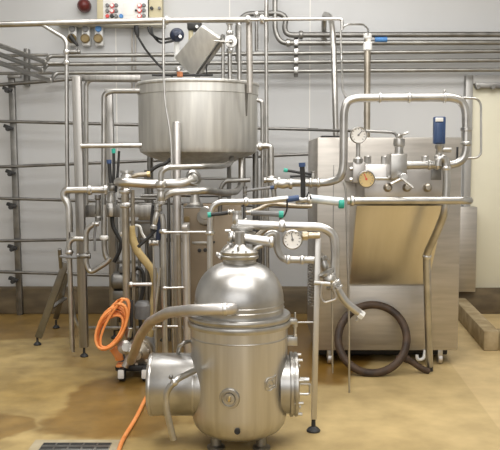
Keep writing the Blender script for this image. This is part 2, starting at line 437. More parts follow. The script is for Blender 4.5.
put('base_ring', MB().cyl(P(85, 6.3, WY), -YY, R(6.6, 8.2), .06, 24), RED, t)
def sockets():
    Y = 8.2
    t = thing('wall_socket', 'switched wall socket with a black plug in it', 'socket', P(72, 45, Y), 'industrial wall sockets under the trunking')
    put('socket_box', MB().box((XF(68.3, 36, Y), Y, ZF(45.5, Y)), (XF(76.3, 36, Y), WY, ZF(25.5, Y)), .012), WHITE, t)
    put('switch_knob', MB().cyl(P(72.3, 29, Y), -YY, R(3, Y), .03, 18), GREYP, t)
    s = put('socket_cap', MB().lathe([(R(4.4, Y), 0), (R(4.4, Y), .035), (R(3.7, Y), .045), (R(3.2, Y), .04), (0, .04)], P(72.3, 38.8, Y), -YY, 22), OCHRE, t)
    put('lid_hinge', MB().box((XF(70.5, 34, Y), Y-.04, ZF(35.2, Y)), (XF(74, 34, Y), Y, ZF(33.8, Y)), .003), GREYP, s)
    b = dup(t, P(85.3, 45, Y)-P(72, 45, Y), 'middle socket of three, grey switch, empty ochre cap')
    c = dup(t, P(98.3, 45, Y)-P(72, 45, Y), 'socket with a bright blue switch under the control panel')
    for ch in c.children:
        if ch.name.startswith('switch_knob'):
            me = ch.data.copy(); me.materials[0] = BLUEL; ch.data = me; ch['label'] = 'blue switch'
    pl = put('black_plug', MB().tube(pp([(70, 36), (74, 41), (78, 46)], Y-.07), [R(2.6, Y), R(2, Y), R(1.1, Y)], 12), BLACK, None, 'black plug hanging out of the first ochre socket', 'plug')
sockets()

# process pipes along the wall
ypipe = 8.1
G = 'horizontal process pipes on the back wall'
# three long ones which turn towards the camera at the left end
rows = [
    ('pipe bending toward the viewer at left, highest of three full-length wall pipes', [(-6, 43.2, 6.4), (46, 62.5, 8.02), (49, 56), (520, 50.8)]),
    ('middle one of three full-length wall pipes that bend toward the viewer', [(-6, 52, 6.6), (43, 71, 8.02), (46, 64.5), (520, 60)]),
    ('lowest of three full-length wall pipes that bend toward the viewer at left', [(-6, 61, 6.7), (52, 81, 8.02), (55, 73), (520, 69.5)])]
for lab, pts in rows:
    pipe('wall_pipe', lab, 'pipe', ypipe, pts, 2.1, 5, group=G, mat=WALLST, clamps=[(pts[1][0]-2, pts[1][1]-1, 7.95)], cl=1.35, cmat=STEEL)
for lab, pts in (('wall pipe passing behind the pipe bundle at left, above the serpentine tubes', [(-8, 55.5), (48, 55)]),
                 ('second short wall pipe behind the sloping pipe ends at left', [(-8, 64.5), (45, 64.3)]),
                 ('third short wall pipe behind the sloping pipe ends at left', [(-8, 73.5), (54, 73)])):
    pipe('wall_pipe', lab, 'pipe', 8.16, pts, 1.5, 5, group=G, mat=WALLST)
o = pipe('wall_pipe', 'top wall pipe at right that loops up and over toward the tank', 'pipe', ypipe,
     [(238, 62), (238, 22), (246, 14), (279, 13), (286, 17), (284, 35), (520, 34.5)], 2.7, 9, clamps=[(301, 35)], mat=DARKST, group=G, cmat=DARKST)
o = pipe('wall_pipe', 'second wall pipe at right dropping from above, with a blue marker', 'pipe', ypipe,
     [(275, -10), (275, 32), (281, 43), (520, 42.5)], 2.6, 9, clamps=[(288, 43)], group=G, mat=WALLST, cmat=STEEL)
q = P(381, 42.6, ypipe)
put('blue_marker', MB().tube([P(375, 39.5, ypipe-.03), P(387, 39.5, ypipe-.03)], R(2.3, 8.1), 16), BLUEL, o)
pipe('wall_pipe', 'slim vertical pipe dropping from above beside the blue pipe loop', 'pipe', 8.0, [(267, -10), (267, 43)], 1.6, group='vertical pipes on the back wall')
# serpentine holding tube
G2 = 'serpentine tubes low on the back wall'
serp = [('topmost serpentine tube, rising gently from the steel post', [(-8, 85.5), (72, 79)], 1.9),
        ('serpentine tube passing just above the long horizontal frame tube, second down', [(-8, 121), (318, 129.7)], 1.6),
        ('serpentine tube at mid-height of the grey post, third down', [(-8, 167.3), (312, 154)], 1.6),
        ('serpentine tube level with the frame beam, fourth down', [(-8, 198), (316, 207.5)], 1.6),
        ('serpentine tube fifth down, above the lowest one', [(-8, 241), (140, 238.5)], 1.6),
        ('lowest serpentine tube, just above the brown kerb', [(-8, 271.5), (150, 276.5)], 1.6)]
for lab, pts, r in serp:
    pipe('serpentine_tube', lab, 'tube', 8.04, pts, r, group=G2, mat=DARKST)
t = thing('wall_post', 'grey square steel post on the wall carrying the serpentine tubes', 'post', FP(18, 310))
a, b = P(11.5, 76, 8.1), P(17, 311, 8.1); b.z = 0.0; b.x = a.x+(.03)
put('post_tube', MB().bar(a, b, R(6, 8.1), R(5, 8.1), .006), DARKST, t)
put('cap_plate', MB().bar(P(8, 76.5, 8.05), P(21, 76.5, 8.05), .03, .05, .004), DARKST, t)
for px, py in ((7, 87), (8, 125), (10, 170), (11, 203), (12, 245), (13, 277)):
    k = put('tube_clamp', MB().bar(P(px-4, py+.5, 7.98), P(px+5, py+4, 7.98), .035, .05, .006).cyl(P(px+1, py+4, 8.0), -YY, .022, .06, 12), BLACK, t)
put('bracket_strip', MB().bar(P(27, 49, 8.26), P(27, 86, 8.26), R(4.6, 8.2), .09, .005), DARKST, None, 'short vertical bracket bar on the wall behind the sloping pipes', 'bracket')
t = thing('pipe_bracket', 'vertical steel wall bracket clamping five pipes near the white wall panel', 'bracket', P(296, 76, 8.15))
put('bracket_bar', MB().bar(P(296, 37, 8.17), P(296, 77, 8.17), R(4, 8.17), .05, .005), DARKST, t)
for py in (43, 51.8, 60.9, 70): put('pipe_clip', MB().box(P(294.2, py+2.2, 8.02), P(297.8, py-2.2, 8.1), .004), BRIGHT, t)

# control cables on the wall
pipe('black_cable', 'thick black cable looping from the trunking to the round motor, upper one', 'cable', 8.05, [(148, 27), (151, 34), (160, 39), (170, 38.5, 7.4), (175, 37, 6.95)], 1.15, mat=BLACK, soft=True, group='black cables hanging from the trunking')
pipe('black_cable', 'black cable looping lower from the trunking toward the round motor', 'cable', 8.05, [(151.5, 27), (153, 35), (160, 42.5), (168, 42, 7.4), (175, 40, 6.95)], 1.15, mat=BLACK, soft=True, group='black cables hanging from the trunking')
t = thing('plug_cable', 'black plug under the trunking with a cable slanting down to the tank', 'cable', P(137, 36, 8.1))
put('plug_body', MB().tube(pp([(136.5, 26), (136.5, 31), (138, 37)], 8.12), [R(2.4, 8), R(2.7, 8), R(1.3, 8)], 12), BLACK, t)
put('cable', MB().tube(smooth_path(pp([(138, 37, 8.1), (146, 50, 8.0), (156, 62, 7.7), (166, 72, 7.3), (172, 76, 7.0)], 8)), R(1.1, 8), 10), BLACK, t)
for px, lab in ((135.5, 'thin grey conduit dropping from the trunking, next to the black plug'), (132, 'outer thin grey conduit dropping from the trunking beside its twin')):
    pipe('conduit', lab, 'conduit', 8.288, [(px, 26), (px, 90)], .8, group='thin conduits under the trunking', mat=PANELST)

# tall vent elbow and other verticals at the wall
pipe('vent_pipe', 'fat round-topped pipe elbow coming out of the wall beside the bracket', 'pipe', 8.0, [(324, 45, 8.25), (324, 20, 8.1), (325, 14, 8.05), (331, 17, 7.8), (333.5, 40, 7.6), (335, 100, 7.5), (336, 138, 7.5), (336.5, 190, 7.5)], 2.7, 14, mat=STEEL)
o = pipe('riser_pipe', 'tall warm-toned steel riser behind the processing machine with white collar on top', 'pipe', 7.55, [(367.5, 37), (366.5, 205), (366.2, 327)], 3.2, mat=WARMST)
put('top_collar', MB().lathe([(R(3, 7.5), 0), (R(4.4, 7.5), .01), (R(4.4, 7.5), .07), (R(3.2, 7.5), .085), (R(3.2, 7.5), .11), (R(4, 7.5), .12), (R(4, 7.5), .16), (0, .17)], P(367.5, 51, 7.55), UP, 22), WHITE, o)
pipe('instrument_tube', 'thin looped tube arching from the riser down to the large pipe elbow', 'tube', 6.9,
     [(368, 35, 7.55), (368, 29, 7.3), (363, 24.3, 7), (346, 24.3), (340.5, 30), (341.5, 60), (342.5, 90, 6.2), (346, 98, 5.6)], 1.0, 6)

# ------------------------------------------------------------------ overhead pipe
OY = 6.35
pipe('overhead_pipe', 'long horizontal steel pipe crossing overhead in front of the control panel', 'pipe', OY, [(-10, 24.8), (160, 20.3), (249, 19.6)], 2.9, 4,
     clamps=[(167, 20), (248, 19.7)], cl=1.5)
pipe('overhead_pipe', 'slim bright continuation of the overhead pipe ending in a drop beside the riser', 'pipe', OY, [(249, 19.6), (338, 18.8), (342, 19.5), (342, 30)], 1.6, 3, clamps=[(262, 19.5)], mat=BRIGHT, cl=3)
pipe('drop_pipe', 'slim pipe branching from the overhead pipe and dropping to the floor', 'pipe', OY, [(42, 24.5), (64, 38), (66.5, 43), (67, 150), (68.5, 252), (73, 352)], 2.0, 5,
     clamps=[(66.5, 62.5), (66.6, 52), (68.5, 250), (69, 258)], cl=1.6)
t = valve('small lever valve on the slim drop pipe below the sockets', 73, 52, OY, (1, 0, 0), 2.3, 14, [([(75, 51), (78, 47)], 1.2, None, GREYP)], mat=DARKST)
t = valve('blackish in-line valve on the slim drop pipe beside the sloping pipe ends', 57, 63.5, OY+.05, (1, 0, 0), 1.7, 18, mat=DARKST)
pipe('thin_hose', 'thin pale hose hanging from the overhead pipe across the front of the tank', 'hose', 6.22, [(163.5, 18), (163.5, 60), (165, 100), (169, 125), (171.5, 150), (172, 190)], 1.25, soft=True, mat=BRIGHT)

# ------------------------------------------------------------------ balance tank
TY = 6.92
def tank():
    ax = XF(198.2, 110, TY); rad = R(58.6, TY)*1.005
    zr, zb2 = ZF(86.5, TY), ZF(151.5, TY)
    o = V((ax, TY, 0))
    t = thing('balance_tank', 'large round stainless open-top tank raised on legs above the pipework', 'tank', (ax, TY, 0))
    put('tank_shell', MB().lathe([(0, zb2-.14), (rad*.25, zb2-.13), (rad*.6, zb2-.09), (rad*.88, zb2-.035), (rad*.97, zb2-.008), (rad, zb2+.03), (rad, zr-.06), (rad*.985, zr-.06)], o, UP, 72), TANKST, t)
    put('rim_band', MB().lathe([(rad*.99, zr-.085), (rad*1.012, zr-.08), (rad*1.012, zr-.01), (rad*1.03, zr), (rad*1.03, zr+.012), (rad*1.012, zr+.022), (rad*.97, zr+.022), (rad*.95, zr-.02)], o, UP, 72), TANKST, t)
    put('tank_cover', MB().lathe([(rad*.96, zr-.01), (rad*.96, zr+.005), (rad*.2, zr+.07), (0, zr+.075)], o, UP, 60), STEEL, t)
    # legs welded against the shell
    def leg(px, py0, Y, rpx, py1=None, mat=STEEL):
        a = P(px, py0, Y); b = V((a.x+.03, a.y, .05))
        l = put('leg', MB().lathe([(0, a.z), (R(rpx, Y)*.8, a.z-.005), (R(rpx, Y), a.z-.02), (R(rpx, Y), .06), (R(rpx, Y)*.9, .05)], V((a.x, a.y, 0)), UP, 22), mat, t)
        foot(l, V((a.x, a.y, .06)))
    leg(176.5, 121, 6.34, 4.0, mat=HEADST)
    leg(255.5, 150, 7.12, 3.0, mat=DARKST)
    leg(150, 150, 7.3, 3.0, mat=DARKST)
    leg(229, 155, 7.35, 2.2, mat=DARKST)
    # side bracket strap at the right of the shell
    put('side_strap', MB().tube(pp([(246.5, 84, 6.5), (246.5, 116, 6.55)], 6.5), [R(2, 6.5), R(.8, 6.5)], 8), DARKST, t)
    # tilted hatch lid, half open
    a, b, c, d = P(203, 24, 6.55), P(222, 37, 6.55), P(195, 76, 6.75), P(176, 56, 6.75)
    n = (b-a).cross(d-a).normalized()
    if n.y > 0: n = -n
    th = .05
    h = put('hatch_lid', MB().hexa([a, b, c, d, a+n*th, b+n*th, c+n*th, d+n*th], .012), TANKST, t)
    put('lid_rim', MB().bar(b+V((.012, .02, 0)), c+V((.012, .02, 0)), .03, .12, .006), DARKST, h)
    put('lid_handle', MB().tube(fillet([P(207, 75, 6.55), P(206, 66, 6.55), P(207.5, 64, 6.5)], .03), .006, 8), BLACK, h)
    put('hinge_rod', MB().tube([P(152, 75.2, 6.6), P(213, 75, 6.6)], R(1.1, 6.6), 10), BLACK, t)
    return t
tank()
t = thing('level_sensor', 'round navy motor head on a white stem above the tank', 'motor', P(177, 57, 6.95))
put('motor_head', MB().sphere(P(177, 35, 6.9), R(7.2, 6.9), 28, .95).cyl(P(177, 35.5, 6.9)-YY*R(7.4, 6.9)*.9, -YY, R(2, 6.9), .02), NAVY, t)
put('cable_gland', MB().cyl(P(180.5, 37, 6.8), -YY, R(1.5, 6.9), .04, 14), WHITE, t)
put('white_stem', MB().lathe([(R(2.8, 6.9), 0), (R(2.8, 6.9), .16), (R(3.6, 6.9), .17), (R(3.6, 6.9), .2)], P(177, 60, 6.95), UP, 20), WHITE, t)
t = thing('rotary_actuator', 'black actuator box behind the raised tank lid', 'actuator', P(194, 36, 7.4))
put('actuator_body', MB().box(P(187, 30, 7.4), P(202, 22, 7.55), .02), BLACK, t)
put('indicator_knob', MB().cyl(P(197, 27, 7.38), -YY, R(1.5, 7.4), .03, 14), WHITE, t)
put('mounting_stem', MB().cyl(P(191, 48, 7.45), UP, R(2.4, 7.4), R(17, 7.4), 14), BEIGE, t)
t = thing('tank_fitting', 'small orange and steel fitting on the tank rim under the lid', 'fitting', P(180, 76, 6.6))
put('orange_nut', MB().cyl(P(180, 77, 6.55), UP, R(3.2, 6.6), R(5, 6.6), 6), COPPER, t)
put('steel_cap', MB().cyl(P(179, 71, 6.55), V((-.3, 0, 1)), R(3, 6.6), R(4, 6.6), 14), BRIGHT, t)
put('side_clamp', MB().cyl(P(176, 72.5, 6.55), -XX, R(1.8, 6.6), R(12, 6.6), 14), DARKST, t)
# supply manifold right of the lid
pipe('manifold_pipe', 'short vertical pipe with lever behind the raised lid, nearest the lid', 'pipe', 6.55, [(223, 40), (223, 79)], 1.7, group='vertical pipes entering the tank top')
pipe('manifold_pipe', 'vertical pipe with a round valve flange right of the raised lid', 'pipe', 6.6, [(229.5, 19), (230, 79)], 2.2, clamps=[(229.5, 23), (229.8, 33), (230, 51)], group='vertical pipes entering the tank top')
pipe('manifold_pipe', 'vertical pipe bending down from the overhead pipe into the tank top', 'pipe', 6.5, [(232, 20.5), (239, 21), (239.5, 80)], 2.2, 6, group='vertical pipes entering the tank top')
pipe('manifold_pipe', 'stout vertical pipe at the tank edge hanging from the overhead tee', 'pipe', 6.4, [(249, 21), (250, 93)], 3.2, mat=PANELST, group='vertical pipes entering the tank top')
pipe('wall_riser', 'thin bracket pipe behind the stout one, below the dark pipe loop', 'pipe', 7.6, [(256.5, 12), (256.5, 51)], 1.8, mat=DARKST, clamps=[(256, 14)])
pipe('long_riser', 'slim tall riser running from above the frame down past the tank side', 'pipe', 6.7, [(266.5, -8), (266, 20), (268, 344)], 1.9, 3, clamps=[(266.4, 20)])
t = valve('round valve with a lever and white flange beside the raised lid', 231, 41.5, 6.5, (0, 1, 0), 6.3, 7, mat=STEEL)
lever(t, [(232, 42), (214, 41)], 6.4, .9, None, STEEL)
put('hub_nut', MB().cyl(P(231, 41.5, 6.46), -YY, R(2.2, 6.5), .03, 8), DARKST, t)
# outlet plumbing at the tank's side
pipe('overflow_pipe', 'hooked pipe at the right side of the tank running down behind the valves', 'pipe', 6.85, [(256.5, 100), (262, 101), (262.5, 108), (263, 342)], 2.1, 5)
o = pipe('outlet_pipe', 'bright elbow pipe from the tank side down to the lever valve tee', 'pipe', 6.5, [(257, 147), (266, 145.5), (271, 147), (271.5, 186)], 2.9, 6, clamps=[(260, 146.5), (271.5, 178)], mat=STEEL)

# ------------------------------------------------------------------ support frame
def frame():
    t = thing('support_frame', 'square-tube stainless floor frame with posts and cross beams under the tank', 'frame', FP(82, 358))
    def post(px, py, Y, w, foot_=True, mat=STEEL_V):
        a = P(px, py, Y)
        p = put('post', MB().bar(V((a.x+.02, Y, .08)), a, R(w, Y), R(w, Y), .006), mat, t)
        if foot_: foot(p, V((a.x+.02, Y, .09)))
        return p
    post(76.8, 76, 6.34, 8.6)
    post(108.8, 89, 7.0, 7.5)
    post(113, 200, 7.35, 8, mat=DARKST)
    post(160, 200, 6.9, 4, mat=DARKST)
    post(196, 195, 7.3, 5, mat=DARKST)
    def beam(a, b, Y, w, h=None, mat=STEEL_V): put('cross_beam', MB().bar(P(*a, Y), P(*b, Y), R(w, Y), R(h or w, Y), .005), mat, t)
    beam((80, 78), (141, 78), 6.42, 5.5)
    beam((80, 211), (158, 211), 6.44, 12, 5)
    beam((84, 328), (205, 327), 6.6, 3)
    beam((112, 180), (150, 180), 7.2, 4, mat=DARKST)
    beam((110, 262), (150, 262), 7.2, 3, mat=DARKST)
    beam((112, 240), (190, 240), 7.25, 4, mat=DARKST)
    # instrument boxes hung on the beam
    return t
frame()
pipe('bent_tube', 'upright tube with rounded top beside the square frame post', 'pipe', 6.5, [(138, 80), (90, 79.5), (86, 84), (86, 214)], 2.4, 6, group='tubes looping over the frame')
pipe('bent_tube', 'lower upright tube looping over into the tank side', 'pipe', 6.6, [(140, 91), (112, 91), (104, 94), (103.5, 236)], 2.6, 8, group='tubes looping over the frame', clamps=[(103.5, 236)])
pipe('frame_tube', 'bright horizontal tube running from the frame post to the tank', 'pipe', 6.28, [(81, 146), (142, 145.3)], 2.4, mat=BRIGHT)
pipe('manifold_elbow', 'bright horizontal pipe elbowing down beside the front frame post', 'pipe', 6.2, [(107, 189.5), (65, 190), (63, 196), (69, 205), (69.5, 232)], 3.6, 5, mat=BRIGHT, clamps=[(90, 189.7), (106, 189.6)], cl=1.5)
o = pipe('gooseneck_pipe', 'small bright gooseneck over the drop pipe and frame post', 'pipe', 6.12, [(85, 239), (73, 238.5), (69, 243), (69.5, 255), (72.5, 350)], 2.6, 6, mat=STEEL, clamps=[(69.5, 252)])
pipe('hooked_pipe', 'hooked sampling pipe bending right at the top beside the square post', 'pipe', 6.1, [(97, 224), (90, 226), (86, 232), (86, 264), (90, 273), (108, 262), (110, 258)], 2.7, 6, mat=STEEL)
pipe('u_bend', 'down-pipe with a white collar curving into the dark slanting pipe', 'pipe', 6.15, [(104, 205), (104, 240), (105, 256), (110, 262)], 2.8, 6, clamps=[(104, 237.5)], cmat=WHITE)
t = valve('valve with a long dark hanging lever beside the sampling pipe', 96, 224, 6.05, (1, 0, 0), 2.2, 6, [([(95.5, 223), (94.5, 236), (95, 251)], 1.3, None, GREYP)])
t = valve('valve with dark lever at the foot of the gooseneck pipe', 84, 256, 6.08, (1, 0, 0), 3, 13, [([(84, 257), (72, 257.5), (60, 256.5)], 1.5, None, GREYP), ([(84, 256), (89, 252)], 1.2, None, DARKST)], mat=DARKST)
# spread stand at the left
t = thing('slanted_stand', 'slanting steel prop with two legs beside the drop pipe', 'stand', FP(45, 342))
y1 = FY(345); a = P(38.5, 337, y1)
l = put('leg', MB().bar(P(66, 262, 6.6), a, R(7, y1), R(5, y1), .005), DARKST, t); foot(l, V((a.x-.01, y1, .08)))
y2 = FY(328); a = P(56, 318, y2)
l = put('leg', MB().bar(P(67, 272, 7.2), a, R(5.5, y2), R(4, y2), .005), DARKST, t); foot(l, V((a.x, y2, .08)))
put('strut', MB().bar(P(50, 309, 6.95), P(65, 298, 7.3), R(5, 7), R(2, 7), .003), STEEL_V, t)
put('top_hinge', MB().bar(P(59.5, 249, 6.5), P(61, 268, 6.6), R(3.5, 6.5), R(3, 6.5), .004), DARKST, t)
pipe('floor_tube', 'thin curved tube reaching the floor behind the square frame post', 'tube', 6.6, [(71, 280), (74, 315), (77, 325), (84, 331)], 1.7, 6)

# pneumatic hand valves left cluster
t = valve('cluster valve with tall blue and black levers left of the tank legs', 112, 188, 6.05, (0, 0, 1), 4.2, 10, [([(112, 190), (110, 176), (109, 160)], 1.9, BLUE, BLACK), ([(113, 190), (114, 168), (113.5, 149)], 1.5, GREEN, BLACK), ([(116, 192), (118, 170), (119, 151)], 1.3, None, BLACK)], mat=DARKST)
t = valve('dark drop valve hanging at the frame beam behind the stout pipe', 98, 208, 6.1, (0, 0, 1), 3.4, 26, [([(98, 196), (96, 214)], 1.3, None, BLACK)], mat=DARKST)
t = thing('filter_housing', 'small squared steel housing at the frame beam between two pipes', 'filter', P(111, 218, 6.2))
put('housing_body', MB().box(P(106, 217, 6.2), P(116, 202, 6.32), .01), STEEL, t)
put('housing_cap', MB().lathe([(R(3.6, 6.2), 0), (R(3.6, 6.2), .03), (R(2.4, 6.2), .05), (R(2.4, 6.2), .07), (0, .075)], P(111, 202, 6.26), UP, 18), STEEL, t)
put('seam_band', MB().box(P(105.6, 208.6, 6.19), P(116.4, 207, 6.33), .003), BRIGHT, t)

# stout upright pipe and its neighbours
o = pipe('stout_upright_pipe', 'stout upright pipe with a wide collar standing left of the tan hose', 'pipe', 5.9, [(125, 186), (127.5, 345)], 3.9, clamps=[(125.1, 191), (125.3, 205)], cl=1.6, cw=2.6, mat=WARMST)
pipe('upright_pipe', 'slimmer upright pipe standing directly beside the stout one', 'pipe', 6.0, [(132.5, 190), (135, 365)], 2.0, mat=WARMST)
pipe('upright_pipe', 'thin pale upright pipe in front of the stout collar pipe', 'pipe', 5.95, [(121.3, 206), (121.8, 236)], 1.4, clamps=[(121.8, 234)])
t = valve('bright rounded valve sitting on the stout upright pipe', 127, 178, 5.92, (0, 0, 1), 7, 15, [([(131, 177), (138, 175), (150, 174)], 2.4, BRASS, WARMST)], mat=BRIGHT)
o = pipe('transfer_pipe', 'wide bright horizontal pipe with rounded end below the tank', 'pipe', 5.7, [(124, 183, 6.0), (117.5, 182, 5.82), (122, 182, 5.66), (150, 184, 5.66), (184, 183), (194, 178)], 4.5, 6, mat=BRIGHT)
put('end_flange', MB().lathe([(R(4, 5.7), -.02), (R(8.2, 5.7), -.015), (R(8.6, 5.7), 0), (R(8.2, 5.7), .015), (R(4, 5.7), .03)], P(193.5, 178, 5.72), V((.6, -.7, .25)), 26), STEEL, o)
put('flange_bolt_ring', MB().tube([P(193.5, 178, 5.68)+V((math.cos(a)*R(5.5, 5.7), 0, math.sin(a)*R(5.5, 5.7))) for a in [2*math.pi*k/20 for k in range(20)]], .008, 8, True), DARKST, o)
pipe('crossover_pipe', 'thin pipe rising, turning and running under the tank bottom', 'pipe', 5.8, [(161, 187, 5.6), (161, 172, 5.6), (167, 167.5, 5.6), (205, 166.5), (223, 166, 6.2), (231, 163, 6.5), (232.5, 155, 6.7)], 2.8, 8, mat=STEEL, clamps=[(161, 184, 5.6)], cl=1.9, cw=3)
pipe('swan_neck_pipe', 'bent bright pipe running beneath the wide horizontal one to a tank outlet', 'pipe', 5.6, [(155, 209), (160, 202), (169, 192.5), (205, 190.5), (222, 192.5, 6.0), (236, 192, 6.5), (241, 186, 6.7), (241.5, 155, 6.8)], 3.6, 9, mat=STEEL)
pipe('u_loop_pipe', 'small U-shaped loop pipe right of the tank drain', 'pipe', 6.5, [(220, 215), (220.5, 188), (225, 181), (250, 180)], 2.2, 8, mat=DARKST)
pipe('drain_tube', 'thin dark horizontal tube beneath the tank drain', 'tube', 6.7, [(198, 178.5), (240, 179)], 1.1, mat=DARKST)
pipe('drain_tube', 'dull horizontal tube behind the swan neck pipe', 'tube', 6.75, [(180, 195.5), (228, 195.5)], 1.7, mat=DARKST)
t = thing('tank_drain', 'flat dark outlet plate under the dished tank bottom', 'drain', P(210, 166, 6.8))
put('outlet_plate', MB().cyl(P(210, 163.5, 6.9), UP, R(7, 6.8), .025, 20), DARKST, t)
put('outlet_neck', MB().cyl(P(210, 163.5, 6.9), UP, R(3.5, 6.8), .1, 16), DARKST, t)
t = thing('drain_pump', 'cone-shaped steel pump on a dark base below the tank', 'pump', P(195, 208, 6.3))
put('pump_cone', MB().lathe([(R(8, 6.3), 0), (R(8, 6.3), .015), (R(5.5, 6.3), .03), (R(3.5, 6.3), .1), (R(3.5, 6.3), .13), (0, .14)], P(195, 206, 6.3), UP, 22), STEEL, t)
put('base_plate', MB().box(P(183, 208.5, 6.2), P(204, 205.5, 6.4), .004), DARKST, t)
# vertical guide rods in front of the heat exchanger
VR = 'vertical pipes behind the vessel'
o = pipe('vertical_pipe', 'pale vertical pipe left of the flat-capped post, with two ties', 'pipe', 5.55, [(161.5, 214), (163, 222), (166, 387)], 3.1, 4, mat=STEEL, group=VR, clamps=[(163.3, 231)])
o = pipe('vertical_pipe', 'thick flat-capped vertical post closest behind the vessel dome', 'pipe', 5.6, [(185.7, 224), (188.3, 385)], 4.1, mat=HEADST, group=VR)
put('square_cap', MB().box(P(181.5, 229, 5.48), P(190, 222.5, 5.72), .006), HEADST, o)
pipe('vertical_pipe', 'dull vertical pipe tucked between the thick post and the tank leg', 'pipe', 5.75, [(178.5, 235), (180.2, 379)], 2.2, mat=WARMST, group=VR)
pipe('vertical_pipe', 'thin vertical rod between the tank leg and the pale tied pipe', 'pipe', 5.9, [(171.5, 205), (173.6, 374)], 1.0, mat=STEEL, group=VR)
pipe('vertical_pipe', 'short bright rod hanging beside the tan hose end', 'pipe', 5.8, [(153.3, 246), (153.8, 268)], .9, mat=BRIGHT, group=VR)
pipe('vertical_pipe', 'slender slanting rod between tan hose and tied pipe', 'pipe', 5.5, [(160, 268), (153.5, 330)], 1.4, mat=STEEL, group=VR)
pipe('vertical_pipe', 'slim vertical rod under the slanting rod near the orange coil', 'pipe', 5.85, [(155, 268), (155.6, 375.5)], 1.9, mat=STEEL, group=VR)
for a, b, Y, lab in (((164, 232.3), (212, 232), 5.5, 'upper thin tie rod joining the vertical pipes to the white riser'), ((164, 288), (184, 287.5), 5.5, 'lower thin tie rod between pale pipe and thick post'),
                     ((130, 284.5), (152, 284.3), 5.85, 'short bright tie rod between the stout upright pipe and the tan hose'), ((148, 326.5), (178, 326.3), 5.55, 'thin tie rod seen just below the big bent vessel pipe')):
    pipe('tie_rod', lab, 'rod', Y, [a, b], 1.2 if Y < 5.8 else 2.0, mat=BRIGHT, group='horizontal tie rods', clamps=[(a[0]+1, a[1])])
t = valve('large dark lever valve slanting beside the tan hose', 156, 218, 5.55, (.2, 0, 1), 4.2, 22, [([(161, 224), (150, 236), (138, 247)], 1.7, None, BLACK), ([(153, 205), (151.5, 220), (152, 236)], 1.6, None, BLACK), ([(160, 216), (159, 228), (158, 240)], 2.4, None, NAVY)], mat=STEEL)
t = valve('small steel valve with cap where the slanting rods start', 154, 243, 5.75, (1, 0, 0), 3.4, 9, mat=STEEL)
t = valve('steel union valve below the crossover pipe elbow', 161, 196, 5.5, (0, 0, 1), 4.6, 16, mat=STEEL)
pipe('white_tube', 'small white curved tube behind the tan hose top', 'tube', 6.1, [(133, 226), (140, 225), (142, 234), (146, 239)], 1.3, 4, mat=WHITE)
pipe('tan_hose', 'tan rubber hose sagging between the stout upright pipe and the pump', 'hose', 5.95, [(131, 226), (132, 236), (137, 250), (146, 262), (153, 272), (155, 285), (154, 300), (150, 330), (146, 345)], 4.0, mat=TAN, soft=True)

pipe('black_hose', 'black hose curling down between the housing and the stout upright pipe', 'hose', 6.3, [(112, 214), (113, 226), (118, 236), (121, 242), (119, 252), (114, 262)], 2.0, mat=BLACK, soft=True)
pipe('black_hose', 'dark hose looping low between frame post and tan hose', 'hose', 6.2, [(132, 281), (134, 271), (139, 268), (143, 274), (143, 290), (140, 306), (141, 335)], 2.0, mat=BLACK, soft=True)
pipe('black_hose', 'dark hose behind the crossover pipe reaching the tank underside', 'hose', 6.3, [(146, 176), (152, 170), (158, 166), (166, 163), (172, 158)], 1.8, mat=BLACK, soft=True)
t = thing('connection_box', 'dark steel box hung behind the lever valves under the tank', 'box', P(145, 238, 6.7))
put('box_body', MB().box(P(138, 238, 6.7), P(153, 217, 6.85), .01), DARKST, t)
put('box_lid', MB().box(P(138.5, 220, 6.68), P(152.5, 203, 6.72), .006), STEEL_V, t)
t = thing('drive_motor', 'dull cylindrical motor behind the pipes between tan hose and frame post', 'motor', P(125, 290, 6.9))
put('motor_body', MB().lathe([(R(7, 6.9), 0), (R(9, 6.9), .02), (R(9, 6.9), .2), (R(6, 6.9), .24), (0, .245)], P(112, 281, 6.9), XX, 26), DARKST, t)
put('terminal_box', MB().box(P(119, 273, 6.85), P(128, 266, 6.95), .008), GREYP, t)
put('mounting_foot', MB().box(P(113, 300, 6.85), P(132, 289, 6.95), .005), DARKST, t)
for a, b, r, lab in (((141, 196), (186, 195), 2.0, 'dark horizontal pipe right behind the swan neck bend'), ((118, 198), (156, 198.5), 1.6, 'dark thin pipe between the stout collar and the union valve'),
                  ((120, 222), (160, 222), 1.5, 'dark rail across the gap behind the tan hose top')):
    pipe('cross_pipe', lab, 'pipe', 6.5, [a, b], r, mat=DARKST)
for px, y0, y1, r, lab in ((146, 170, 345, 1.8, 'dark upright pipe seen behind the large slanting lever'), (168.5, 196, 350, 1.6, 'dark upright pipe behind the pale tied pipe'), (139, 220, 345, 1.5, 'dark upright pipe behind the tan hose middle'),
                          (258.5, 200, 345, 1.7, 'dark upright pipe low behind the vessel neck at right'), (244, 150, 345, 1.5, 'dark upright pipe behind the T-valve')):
    pipe('upright_pipe', lab, 'pipe', 6.9, [(px, y0), (px+1.2, y1)], r, mat=DARKST)

